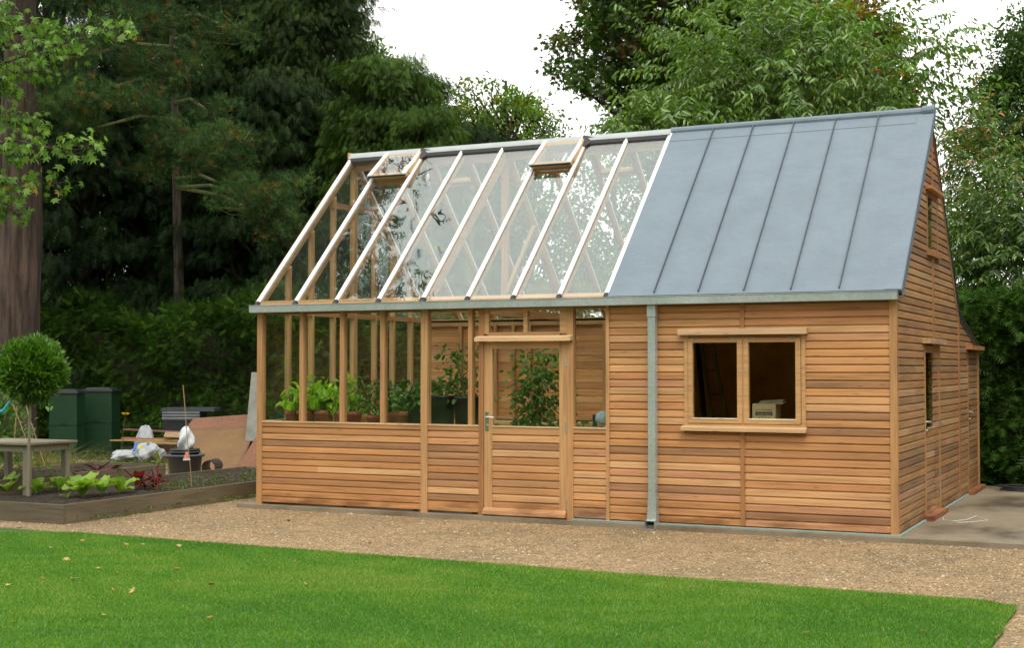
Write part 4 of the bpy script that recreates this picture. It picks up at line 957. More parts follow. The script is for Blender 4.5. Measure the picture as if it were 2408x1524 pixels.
# --- cherry and laurel bushes made of arching leafy shoots
CHERRY = [(.062, .132, .028), (.08, .16, .032), (.052, .115, .026), (.105, .175, .04), (.085, .15, .065)]
def shooty(name, label, cat, base, top, c, rad, n, L, k, size, pal, seed, tmpl=LANCE, mat='shiny', tr=.09, g=.32, inner=.35, zmin=-.75, lobe=.35, bark='twig', nl=50, extra=None, group=None, upw=.35, twig=.005, extra_cols=None):
    rg = np.random.default_rng(seed); root = tree(name, label, cat, base, group)
    cc, d_ = shell_points(rg, n, c, rad, inner, 10, lobe, zmin)
    D0 = d_+np.array([0, 0, upw])+rg.normal(size=cc.shape)*.3
    if extra is not None:
        e = np.array([x[0] for x in extra]); cc = np.concatenate([cc, e]); D0 = np.concatenate([D0, np.array([x[1] for x in extra])])
    Ls = L*(.6+.7*rg.random(len(cc)))
    if extra is not None: Ls[-len(extra):] = [x[2] for x in extra]
    cc0 = cc-unit(D0)*Ls[:, None]*.45
    P, D, (TV, TF) = shoots(cc0, D0, Ls, k, g, rg, twig)
    nn = len(P); cl = np.repeat(rg.normal(size=len(cc)), k); col = tints(rg, nn, pal, .15, cl, .15)
    if extra_cols is not None:
        fr, ec = extra_cols; pk = rg.random(nn) < fr; col[pk] = np.array(ec)[rg.integers(0, len(ec), pk.sum())]
    leaves('crown', tmpl, P, D, size*(.7+.5*rg.random(nn)), col, M[mat], root, rg, nup=.55)
    raw_mesh('twigs', TV, TF, np.full((len(TV), 3), .1), M[bark], root)
    if tr:
        mb_ = MB(); limbs(mb_, A(base), top, tr, cc0[rg.choice(len(cc0), nl, replace=False)], rg, lr=.022, mid=(.25, .97), col=(.1, .08, .06)); mb_.build('trunk', M['moss'], root)
    return root
d = 22.5; b = ground_pt(1812, d)
ex = []
for (px, py, tx, ty, L) in ((2120, 190, 2285, 40, 1.7), (2130, 215, 2305, 85, 1.7), (2140, 250, 2310, 140, 1.7), (2080, 120, 2200, -20, 1.4), (2190, 260, 2290, 215, 1.1), (2160, 300, 2300, 240, 1.4), (2060, 60, 2190, -60, 1.4), (1560, 60, 1500, -40, 1.1), (1520, 330, 1440, 300, 1.0)):
    p0, p1 = at(px, py, d-1), at(tx, ty, d-1.2)
    for q in range(3):
        j = np.random.default_rng(px+q).normal(size=3)*.08; dirv = A(p1)-A(p0)+np.array([0, 0, .5]); ex.append((A(p0)+j*2+A(p1-p0)*.5, dirv+j*3, L))
c = A(at(1850, 175, d))
shooty('cherry_tree', 'cherry tree with long drooping leaves and arching shoots behind the metal roof', 'tree', b, A(at(1812, -60, d)), c, (2.75, 2.5, 2.25), 680, 1.1, 19, .15, CHERRY, 81, extra=ex, nl=110, tr=.12, lobe=.5, inner=.25)
d = 21.5; b = ground_pt(1560, d)
shooty('cherry_tree', 'low cherry boughs just behind the middle of the roof ridge', 'tree', b, A(at(1560, 230, d)), A(at(1560, 315, d)), (1.25, 1.0, .75), 230, .8, 14, .15, CHERRY, 82, nl=30, tr=.06)
# right hand bushes
d = 23.5; b = ground_pt(2440, d)
shooty('cherry_bush', 'large leafy cherry bush with hanging leaves right of the gable', 'bush', b, A(at(2440, 380, d)), A(at(2400, 600, d)), (1.75, 1.5, 1.75), 620, .9, 15, .16, [(.04, .09, .028), (.05, .11, .03), (.065, .13, .04), (.09, .15, .06)], 83, nl=40, zmin=-.95, g=.4)
d = 26; b = ground_pt(2330, d)
shooty('maple_bush', 'upright bush with orange tinged leaves between the gable and dark tree', 'bush', b, A(at(2330, 260, d)), A(at(2300, 430, d)), (1.0, 1.0, 2.0), 330, .7, 14, .13, [(.05, .11, .03), (.07, .14, .035), (.09, .16, .04)], 84, nl=30, zmin=-.95, g=.35, extra_cols=(.13, [(.4, .14, .03), (.45, .2, .04)]))
hedge('tall dark conifer hedge at the far end of the concrete slab', 7.2, 16, 7.6, 9.6, 3.0, 36000, 22, [(.022, .055, .016), (.03, .07, .018), (.018, .042, .014)], .22, .12)
hedge('dark evergreen hedge running behind the rear wall of the building', 3.0, 7.4, 8.6, 10.4, 2.7, 12000, 23, YEW, .2, .12)
# woodland out of view, added to darken the panes (seen only mirrored in them)
def backdrop():
    for i, (x, y, h, r) in enumerate([(-9, -33, 15, 5), (0, -37, 13, 5.5), (9, -35, 14, 5), (18, -36, 16, 5.5), (27, -31, 15, 5.5), (35, -22, 14, 5.5), (37, -10, 13, 5), (30, 4, 12, 4.5), (20, 2, 13, 4.2), (19.5, 11, 13, 4.2), (-20, -26, 16, 5.5)]):
        rg = np.random.default_rng(90+i); root = tree('deciduous_tree', 'unseen round leafy tree, added out of view to darken the mirrored panes', 'tree', (x, y, -.07), 'unseen trees added for the reflections')
        cc, o = plain_crown(root, 'crown', (x, y, h*.52), (r, r, h*.5), 120, 1.1, 60, .75, DIAM, [(.03, .06, .02), (.04, .075, .02)], M['leaf'], 90+i, .45, .25, .3)
        mb_ = MB(); limbs(mb_, (x, y, -.07), (x, y, h*.9), .3, cc[:18], rg, lr=.06); mb_.build('trunk', M['bark'], root)
backdrop()
hedge('unseen tall hedge behind the viewpoint, added to close sky gaps in reflections', -34, 44, -42, -39.5, 9.0, 26000, 24, [(.03, .06, .02), (.04, .075, .02)], .8, .4)  # unseen hedge added to fill bright gaps mirrored in the panes

# --- sweetgum boughs reaching in from the left
def sweetgum():
    rg = np.random.default_rng(101); q0 = at(-345, 860, 14.1); bx, by = q0.x, q0.y
    root = tree('sweetgum_tree', 'sweetgum with bright star shaped leaves reaching in from the left edge', 'tree', (bx, by, -.05))
    mb_ = MB(); d = 14.0
    P_, D_ = [], []; TVs, TFs = [], []
    ways = [[(-330, 250), (-120, 190), (60, 130), (150, 118)], [(-330, 300), (-100, 230), (30, 170), (130, 165)], [(-330, 160), (-80, 110), (120, 110), (235, 78), (285, 62)], [(-330, 200), (-60, 90), (60, 75), (120, 70)],
            [(-330, 420), (-120, 350), (40, 330), (130, 352), (228, 350)], [(-330, 380), (-60, 290), (40, 285), (92, 300)], [(-330, 560), (-120, 440), (20, 432), (140, 430)], [(-330, 620), (-100, 500), (0, 470), (45, 510)],
            [(-330, 200), (-60, 170), (-10, 190), (20, 215)], [(-330, 140), (-100, 60), (-20, 35), (10, 50)], [(-330, 300), (-60, 250), (0, 350), (40, 365)]]
    trunk = [Vector((bx, by, -.05))]+[at(-345, y, d+.1) for y in (860, 500, 150, -300)]
    mb_.tube(trunk, [.17, .14, .12, .1, .05], 12, (.1, .08, .06))
    for w in ways:
        dd = d+rg.normal()*.35; pts = [A(at(x, y, dd)) for x, y in w]; rr = np.linspace(.024, .004, len(pts)); mb_.tube([tuple(p) for p in pts], list(rr), 6, (.1, .09, .05), caps=False)
        seg = np.array(pts); L = len(seg)-1
        for q in range(85):
            t = (.42+.58*rg.random()**.7)*L; i0 = min(int(t), L-1); p = seg[i0]*(1-(t-i0))+seg[i0+1]*(t-i0); tang = unit(seg[i0+1]-seg[i0])
            if (p-CAM)@rt/((p-CAM)@fw)*FOC*2408+1204 < -70: continue
            e = p+rg.normal(size=3)*np.array([.085, .10, .075])+np.array([0, 0, .03])
            mb_.tube([tuple(p), tuple(e)], [.003, .0015], 3, (.2, .2, .08), caps=False)
            P_.append(e); D_.append(tang*.3+rg.normal(size=3)*.35+np.array([0, -.15, -.75]))
        for q in range(4): P_.append(seg[-1]+rg.normal(size=3)*.05); D_.append(unit(seg[-1]-seg[-2])*.6+np.array([0, 0, -.6])+rg.normal(size=3)*.2)
    # more boughs above and beside the frame
    n2 = 2200; c2 = A(at(-330, -160, d)); cc, dd = shell_points(rg, n2, c2, (2.0, 2.0, 2.0), .3, 9, .3)
    px = ((cc-CAM)@rt)/((cc-CAM)@fw)*FOC*2408+1204; pyy = 762-((cc-CAM)@up)/((cc-CAM)@fw)*FOC*2408
    ok = ~((px > -40) & (pyy > -60)); cc, dd = cc[ok], dd[ok]
    P = np.concatenate([np.array(P_), cc]); D = np.concatenate([np.array(D_), dd*.5+rg.normal(size=dd.shape)*.4+np.array([0, 0, -.6])])
    n = len(P); col = tints(rg, n, [(.075, .165, .04), (.095, .195, .045), (.065, .14, .035), (.12, .21, .07)], .15)
    pk = rg.random(n) < .006; col[pk] = (.4, .25, .05)
    leaves('crown', STAR, P, D, .078*(.7+.55*rg.random(n)), col, M['leaf'], root, rg, nup=.5)
    mb_.build('trunk', M['bark'], root)
sweetgum()

# --- clipped bay ball on a bare stem
def bay():
    rg = np.random.default_rng(111); b = (-2.18, -1.72, .15); root = tree('bay_tree', 'clipped bay tree, a dense green ball on a bare grey stem', 'tree', b)
    c = A(at(74, 872, 17.05)); n = 6500; d_ = unit(rg.normal(size=(n, 3))); r_ = .37*(1+.06*np.sin(d_[:, 0]*5+1)+.07*np.sin(d_[:, 2]*6+d_[:, 1]*5)+.05*np.sin(d_[:, 0]*11+d_[:, 2]*9))*(.66+.36*rg.random(n)**.5)
    P = c+d_*r_[:, None]*np.array([1.04, 1.04, .93]); D = d_*.8+rg.normal(size=(n, 3))*.35+np.array([0, 0, .45])
    leaves('crown', LANCE, P, D, .10*(.6+.7*rg.random(n)), tints(rg, n, [(.05, .13, .028), (.065, .155, .032), (.085, .18, .04), (.04, .10, .025)], .15), M['shiny'], root, rg, nup=.3)
    mb_ = MB(); mb_.tube([b, (b[0]+.005, b[1], .7), tuple(c+np.array([0, 0, -.1]))], [.022, .018, .016], 8, (.1, .1, .1))
    for q in range(14): mb_.tube([tuple(c+np.array([0, 0, -.3])), tuple(c+unit(rg.normal(size=3))*.3)], [.01, .004], 4, caps=False)
    mb_.build('stem', M['oakz'], root)
bay()

# ------------------------------------------------------------------ raised beds
def bed(label, x0, x1, y0, y1, zb, zt, zs, seed, t=.05):
    root = empty('raised_bed', ((x0+x1)/2, (y0+y1)/2, zb), label, 'raised bed')
    for (a, b_, c_, d_, m_) in ((x0, x1, y0, y0+t, 'bedtimberx'), (x0, x1, y1-t, y1, 'bedtimberx'), (x0, x0+t, y0+t, y1-t, 'bedtimber'), (x1-t, x1, y0+t, y1-t, 'bedtimber')):
        mb_ = MB(); mb_.box(a, b_, c_, d_, zb, zt); mb_.build('board', M[m_], root)
    rg = np.random.default_rng(seed); nx, ny = 80, 120; X, Y = np.meshgrid(np.linspace(x0+t, x1-t, nx), np.linspace(y0+t, y1-t, ny))
    Z = zs+.018*np.sin(X*6+1)*np.cos(Y*5)+rg.normal(size=X.shape)*.007
    V = np.stack([X, Y, Z], -1).reshape(-1, 3); F = np.array([(j*nx+i, j*nx+i+1, (j+1)*nx+i+1, (j+1)*nx+i) for j in range(ny-1) for i in range(nx-1)])
    raw_mesh('soil', V, F, np.full((len(V), 3), .05), M['soil'], root, True); return root
bd = bed('front raised bed of dark soil with young lettuces and red beet', -2.71, -.82, -2.55, 3.4, -.07, .17, .13, 1)
mb_ = MB(); mb_.box(-5.5, -2.71, -2.55, -2.50, -.07, .17); mb_.build('board', M['bedtimberx'], bd)
mb_ = MB(); mb_.box(-5.5, -2.715, -2.50, -1.96, -.07, .132); mb_.build('soil', M['soil'], bd)
bed('rear raised bed of bare soil behind the wooden table', -4.1, -2.72, -1.95, 1.5, .02, .32, .265, 2)
def weeds():
    rg = np.random.default_rng(121); P = []
    for (x0, x1, y0, y1, z, n) in ((-2.2, -.95, -.3, 3.3, .14, 330), (-4.0, -2.8, -1.2, 1.2, .27, 60), (-.95, -.5, -2.4, 1, -.05, 90), (-7.5, -3.9, -1, 6, -.06, 1500), (-10, -5, 3, 8, -.06, 1500), (8.3, 13, 6.6, 7.6, -.03, 350)):
        P.append(np.stack([rg.uniform(x0, x1, n), rg.uniform(y0, y1, n), np.full(n, z)], 1))
    P = np.concatenate(P); n = len(P); m = 5
    Q = (P[:, None]+rg.normal(size=(n, m, 3))*np.array([.03, .03, .004])).reshape(-1, 3); Q[:, 2] = np.maximum(Q[:, 2], .0)
    D = rg.normal(size=(n*m, 3))*np.array([.6, .6, .1])+np.array([0, 0, .55])
    o = leaves('weeds', DIAM, Q, D, .034*(.5+rg.random(n*m)), tints(rg, n*m, [(.045, .085, .025), (.06, .10, .03), (.035, .07, .022), (.10, .085, .04)], .2), M['leaf'], None, rg)
    tag(o, 'small weeds and seedlings on the beds and bare ground', 'weeds', kind='stuff')
weeds()
def lettuce(px_, py_, label, seed, pal, s=.17, n=9, name='lettuce', spread=.75, wf=1.0, group='lettuces in the front bed', hh=1.0, cat='lettuce', stem=(.3, .4, .12)):
    """px_,py_ in photo pixels of the 2408 wide view -> bed level z .14"""
    f = FOC*2408; ray = fw+rt*(px_-1204)/f-up*(py_-762)/f; t = (.14-CAM[2])/ray[2]; b = CAM+ray*t
    rg = np.random.default_rng(seed); V = []; F = []; Cc = []
    nl, nw = 9, 6
    for k in range(n):
        a = 6.283*k/n+rg.normal()*.35; L = s*(.7+.5*rg.random()); tilt = rg.uniform(.25, 1.0)*spread; wdt = L*rg.uniform(.24, .36)*wf
        dirh = np.array([math.cos(a), math.sin(a), 0]); sdv = np.array([-math.sin(a), math.cos(a), 0]); base = len(V); colr = np.array(pal[rg.integers(0, len(pal))])*(1+rg.normal()*.12)
        ph = rg.random()*6
        for i in range(nl+1):
            t = i/nl; bend = tilt*(1+t*1.3); c = b+dirh*(L*math.sin(bend)*t)+np.array([0, 0, 1])*(L*hh*math.cos(bend*.8)*t)
            w = wdt*(.10 if t < .2 else math.sin(min(1, (t-.15)/.85)*math.pi*.86)**.7+.06)
            for j in range(nw+1):
                u = j/nw*2-1; ruff = .16*w*math.sin(u*7+t*15+ph)*abs(u)+.10*w*math.sin(t*22+ph)
                V.append(c+sdv*w*u+np.array([0, 0, 1])*(ruff+abs(u)*w*.35)-dirh*abs(u)*w*.2)
                Cc.append(colr if abs(u) > .2 or t > .85 else np.array(stem))
        for i in range(nl):
            for j in range(nw): q = base+i*(nw+1)+j; F.append((q, q+1, q+nw+2, q+nw+1))
    root = empty(name, tuple(b), label, cat, group)
    raw_mesh('leaf_rosette', np.array(V), np.array(F), np.clip(np.array(Cc), .005, 1), M['leaf'], root, True)
    return root
LG = [(.26, .42, .05), (.30, .46, .06), (.22, .38, .05)]; RG = [(.09, .012, .018), (.06, .012, .02), (.13, .018, .02), (.035, .02, .018)]
q3 = lambda a, b: (a*.26578/1.6084, (1600+b*.26578)/1.6084)
for i, (a, b, lb, s_, n_) in enumerate([(90, 1010, 'bright green lettuce at the left edge of the front bed', .25, 6), (520, 1010, 'lettuce immediately right of the bay tree stem', .20, 9), (835, 985, 'lettuce below the right leg of the table, two round leaves', .20, 6),
        (1180, 1060, 'largest lettuce in the row, nearest the bed corner', .30, 11), (1450, 1020, 'lettuce second from the right in the row', .21, 8), (1700, 1005, 'rightmost lettuce with one tall upright leaf', .23, 6), (960, 1085, 'single flopped lettuce leaf lying on the soil near the edge', .13, 2)]):
    lettuce(*q3(a, b), lb, 130+i, LG, s_*1.05, n_)
for i, (a, b, lb, s_, n_) in enumerate([(1960, 930, 'dark red beet with a long leaf leaning left', .30, 6), (2060, 945, 'dark red beet crowded between its two neighbours', .24, 7), (2230, 915, 'rightmost red beet near the bamboo cane', .22, 6), (980, 920, 'low red beet in front of the table leg', .17, 6), (1300, 850, 'leafy red beet behind the largest lettuce', .28, 8), (1480, 835, 'red beet with one upright leaf behind the lettuces', .28, 7)]):
    lettuce(*q3(a, b), lb, 150+i, RG, s_*1.05, n_, 'beet_plant', .85, .55, 'red beet plants in the front bed', cat='beet', stem=(.30, .01, .03))
# tall bolted beet: red stem with green top
def bolted():
    rg = np.random.default_rng(171); b = A(at(370, 1125, 17.9)); b[2] = .14; root = empty('beet_plant', tuple(b), 'tall bolted beet with crinkled red stem and green top leaves', 'beet')
    n = 70; t = rg.random(n); P = b+np.array([0, 0, 1])[None]*(t*.46)[:, None]+rg.normal(size=(n, 3))*.02; D = rg.normal(size=(n, 3))*.6+np.array([0, 0, .3])
    col = np.where((t > .72)[:, None], np.array([.16, .26, .05]), np.array([.28, .03, .03]))
    leaves('leaves', BROAD, P, D, np.where(t > .72, .075, .035), col, M['leaf'], root, rg)
    mb_ = MB(); mb_.tube([tuple(b), tuple(b+np.array([.01, 0, .46]))], [.008, .004], 5, (.35, .05, .05)); mb_.build('stem', M['plank'], root)
bolted()

# --- wooden table behind the lettuces
def table():
    x1, y0, y1, zt, zb = -2.32, -1.58, -.72, .785, .12; x0 = -3.55
    root = empty('garden_table', ((x0+x1)/2, (y0+y1)/2, zb), 'weathered grey wooden slatted table in the front bed', 'table')
    mb_ = MB(); n = 7; w = (y1-y0)/n
    for i in range(n): mb_.box(x0, x1, y0+i*w+.004, y0+(i+1)*w-.004, zt-.025, zt)
    mb_.build('table_top', M['oak'], root)
    for (a, b_, c_, d_, m_) in ((x0+.06, x1-.06, y0+.07, y0+.10, 'oak'), (x0+.06, x1-.06, y1-.10, y1-.07, 'oak'), (x1-.10, x1-.07, y0+.10, y1-.10, 'oak')):
        mb_ = MB(); mb_.box(a, b_, c_, d_, zt-.115, zt-.026); mb_.build('apron', M[m_], root)
    for x in (x0+.09, x1-.15):
        for y in (y0+.06, y1-.14): mb_ = MB(); mb_.box(x, x+.075, y, y+.075, zb, zt-.026); mb_.build('leg', M['oakz'], root)
table()

# --- compost bins
def bin_(px0, px1, ytop, ybase, d, label):
    a = at(px0, ybase, d); b = at(px1, ybase, d); h = at(px0, ytop, d).z; zb = -.07; w = (b-a).length; cx, cy = (a.x+b.x)/2, (a.y+b.y)/2+w/2
    root = empty('compost_bin', (cx, cy, zb), label, 'compost bin', 'green compost bins by the hedge'); ang = YAW
    def rot_box(mb_, x0, x1, y0, y1, z0, z1, taper=0):
        vs = []
        for z, tp in ((z0, 0), (z1, taper)):
            for y in (y0+tp, y1-tp):
                for x in (x0+tp, x1-tp): vs.append((cx+x*math.cos(ang)-y*math.sin(ang), cy+x*math.sin(ang)+y*math.cos(ang), z))
        mb_.add(vs, [(0, 2, 3, 1), (4, 5, 7, 6), (0, 1, 5, 4), (2, 6, 7, 3), (0, 4, 6, 2), (1, 3, 7, 5)])
    hw = w/2; mid = zb+(h-zb)*.47
    mb_ = MB(); rot_box(mb_, -hw, hw, -hw, hw, zb, mid-.008, .01); mb_.build('lower_section', M['bin'], root)
    mb_ = MB(); rot_box(mb_, -hw+.005, hw-.005, -hw+.005, hw-.005, mid, h-.08, .015); mb_.build('upper_section', M['bin'], root)
    mb_ = MB(); rot_box(mb_, -hw-.01, hw+.01, -hw-.01, hw+.01, h-.08, h-.03, .01); rot_box(mb_, -hw+.05, hw-.05, -hw+.05, hw-.05, h-.03, h, .03); mb_.build('lid', M['tub'], root)
    mb_ = MB(); rot_box(mb_, -.06, .06, -hw-.012, -hw-.001, mid+.03, mid+.06); mb_.build('handle', M['bin'], root)
    mb_ = MB(); rot_box(mb_, hw*.45, hw*.8, -hw-.014, -hw-.002, zb+.08, zb+.16); mb_.build('hatch', M['bin'], root)
    return root
bin_(100, 167, 916, 1075, 27.6, 'green square compost bin half hidden behind the table')
bin_(176, 248, 912, 1057, 28.6, 'green square compost bin nearest the timber pile')
def leanboards():
    specs = [('plywood_sheet', 'reddish plywood sheet leaning at the back of the boards', [(455, 985), (602, 975), (588, 1006), (430, 1015)], 24.6, 24.4, (.20, .10, .065)),
             ('plywood_sheet', 'large curved tan plywood sheet leaning in front of the boards', [(440, 1010), (599, 1004), (555, 1103), (476, 1112)], 24.2, 22.6, (.185, .112, .055)),
             ('plywood_sheet', 'reddish plywood offcut lying low against the greenhouse corner', [(602, 1030), (640, 1028), (625, 1105), (552, 1103)], 23.6, 22.7, (.19, .09, .055))]
    for nm, lb, q, dt, db, col in specs:
        p = [at(*q[0], dt), at(*q[1], dt), at(*q[2], db), at(*q[3], db)]
        c = sum(p, Vector())/4; root = empty(nm, (c.x, c.y, min(p[2].z, p[3].z)), lb, 'plywood', 'plywood sheets left of the greenhouse')
        n = (p[1]-p[0]).cross(p[3]-p[0]).normalized(); V = []; F = []; NX, NY = 12, 10
        for s_ in (0, 1):
            for j in range(NY+1):
                for i in range(NX+1):
                    u, v = i/NX, j/NY; w = p[0].lerp(p[1], u).lerp(p[3].lerp(p[2], u), v)
                    V.append(tuple(w+n*(-.012*s_+.10*math.sin(math.pi*v)*(1 if 'curved' in lb else .1))))
        o_ = (NX+1)*(NY+1)
        for j in range(NY):
            for i in range(NX):
                a = j*(NX+1)+i; F.append((a, a+1, a+NX+2, a+NX+1)); F.append((a+o_+NX+1, a+o_+NX+2, a+o_+1, a+o_))
        edge = [j*(NX+1) for j in range(NY+1)]+[NY*(NX+1)+i for i in range(1, NX+1)]+[j*(NX+1)+NX for j in range(NY-1, -1, -1)]+[i for i in range(NX-1, 0, -1)]
        for k in range(len(edge)): a, b_ = edge[k], edge[(k+1) % len(edge)]; F.append((a, b_, b_+o_, a+o_))
        raw_mesh('panel', np.array(V), np.array(F), np.full((len(V), 3), 1)*np.array(col), M['ply'], root)
    # tall grey boards leaning behind the glazed end
    for lb, q, dt, db in (('tall grey plank leaning upright against the greenhouse corner', [(592, 878), (612, 878), (612, 1040), (577, 1040)], 24.8, 23.8),):
        p = [at(*q[0], dt), at(*q[1], dt), at(*q[2], db), at(*q[3], db)]; mb_ = MB(); mb_.quadprism(p, .03)
        c = sum(p, Vector())/4; root = empty('plank' if 'plank' in lb else 'board_sheet', (c.x, c.y, -.05), lb, 'board'); mb_.build('panel', M['greysheet'], root)
leanboards()
def timber():
    rg = random.Random(9)
    rows = [(293, 433, 1010, 1017, 3, 26.9, 'thin reddish batten above all the other timber'), (261, 422, 1036, 1036, 3, 26.3, 'longest thin batten sticking out left over the sack'), (290, 422, 1031, 1034, 4, 26.6, 'pale batten just above the longest one'), (320, 424, 1040, 1043, 4, 26.1, 'orange batten just under the longest one'),
            (363, 424, 1047, 1050, 5, 26.2, 'short board under the orange batten'), (385, 426, 1055, 1057, 6, 26.3, 'thick dark short board in the middle of the pile'), (376, 426, 1064, 1066, 5, 26.3, 'brown board below the thick dark one'), (380, 426, 1072, 1073, 5, 26.3, 'second board from the bottom of the timber pile'), (371, 424, 1080, 1081, 6, 26.2, 'lowest pale board of the timber pile')]
    for i, (a, b, y0, y1, th, d, lb) in enumerate(rows):
        p, q = at(a, y0, d+.15), at(b, y1, d-.15)
        mb_ = MB(); mb_.beam(p, q, .10+.07*rg.random(), th/3255*d, (0, 0, 1), tuple(c*rg.uniform(.75, 1.15) for c in ((.36, .22, .12) if i else (.24, .12, .085))))
        o = mb_.build('timber_board', M['plank']); tag(o, lb, 'timber', 'timber boards in the pile')
    # short bearers that carry the pile
    for k, (px, dd) in enumerate(((398, 26.75), (421, 26.85))):
        t_, b_ = at(px, 1015, dd), at(px, 1015, dd); b_.z = -.06; mb_ = MB(); mb_.beam(b_, t_, .09, .09, (0, 1, 0), (.16, .11, .07)); o = mb_.build('timber_post', M['plank']); tag(o, ['stubby post holding up the left end of the timber pile', 'stubby post holding up the right end of the timber pile'][k], 'post')
    p = [at(389, 1018, 26.6), at(436, 1019, 26.6), at(436, 1031, 26.1), at(385, 1028, 26.1)]; mb_ = MB(); mb_.quadprism(p, .018, (.36, .25, .14)); o = mb_.build('plywood_offcut', M['plank']); tag(o, 'small tan board lying on top of the timber pile', 'plywood')
timber()
def sack():
    rg = np.random.default_rng(181); c = A(at(322, 1045, 26.2)); root = empty('rubble_sack', (c[0], c[1], -.06), 'crumpled white woven sack with blue and yellow print by the timber', 'sack')
    def blob(name, cpx, rad, mat, seed, amp=.22):
        r2 = np.random.default_rng(seed); c = A(at(*cpx)); V = []; F = []; nu, nv = 48, 28
        ph = r2.random(8)*6
        for j in range(nv+1):
            th = math.pi*j/nv
            for i in range(nu):
                a = 6.283*i/nu; s_ = 1+amp*(.6*math.sin(3*a+ph[0]+2*th)+.45*math.sin(5*a+ph[1]-3*th)+.35*abs(math.sin(4*a+ph[2]+5*th))+.3*abs(math.sin(9*a+6*th+ph[3])))
                V.append((c[0]+rad[0]*s_*math.sin(th)*math.cos(a), c[1]+rad[1]*s_*math.sin(th)*math.sin(a), max(-.06, c[2]+rad[2]*s_*math.cos(th))))
        for j in range(nv):
            for i in range(nu): F.append((j*nu+i, j*nu+(i+1) % nu, (j+1)*nu+(i+1) % nu, (j+1)*nu+i))
        return raw_mesh(name, np.array(V), np.array(F), np.full((len(V), 3), .5), M[mat], root, False)
    blob('sack_body', (310, 1073, 25.9), (.36, .26, .085), 'sack', 1, .34); blob('sack_fold', (350, 1066, 25.6), (.24, .2, .135), 'sack', 2, .34); blob('sack_top', (342, 1034, 26.7), (.17, .12, .23), 'sack', 3, .16)
    f = at(322, 1040, 26.1); p = [at(318, 1040, 25.7), at(350, 1042, 25.6), at(344, 1060, 25.55), at(312, 1062, 25.6)]; mb_ = MB(); mb_.quadprism(p, .01); mb_.build('blue_print', M['blue'], root)
    p = [at(325, 1048, 25.52), at(337, 1047, 25.50), at(337, 1055, 25.50), at(324, 1056, 25.50)]; mb_ = MB(); mb_.quadprism(p, .01); mb_.build('yellow_emblem', M['yellow'], root)
sack()
def crate():
    d = 28.8; a, b = at(383, 1020, d), at(468, 1020, d); h = at(383, 960, d).z; w = (b-a).length; c = (a+b)/2; root = empty('storage_crate', (c.x, c.y, -.06), 'big black plastic crate with a grey film lid by the hedge', 'crate')
    dx = (b-a).normalized(); dy = Vector((-dx.y, dx.x, 0))
    def ob(mb_, x0, x1, y0, y1, z0, z1): mb_.add([c.xy.to_3d()+dx*x+dy*y+Vector((0, 0, z)) for z in (z0, z1) for y in (y0, y1) for x in (x0, x1)], [(0, 2, 3, 1), (4, 5, 7, 6), (0, 1, 5, 4), (2, 6, 7, 3), (0, 4, 6, 2), (1, 3, 7, 5)])
    mb_ = MB(); ob(mb_, -w/2, w/2, 0, .6, -.06, h-.26); mb_.build('body', M['tub'], root)
    mb_ = MB(); ob(mb_, -w/2-.02, w/2+.02, -.02, .62, h-.26, h-.04); ob(mb_, -w/2-.03, w/2+.32, -.03, .63, h-.07, h); mb_.build('lid', M['greytub'], root)
    for k in range(3): mb_ = MB(); ob(mb_, -w/2-.01, w/2+.01, -.03, -.018, h-.22+k*.06, h-.20+k*.06); mb_.build('rib', M['sack'], root)
crate()
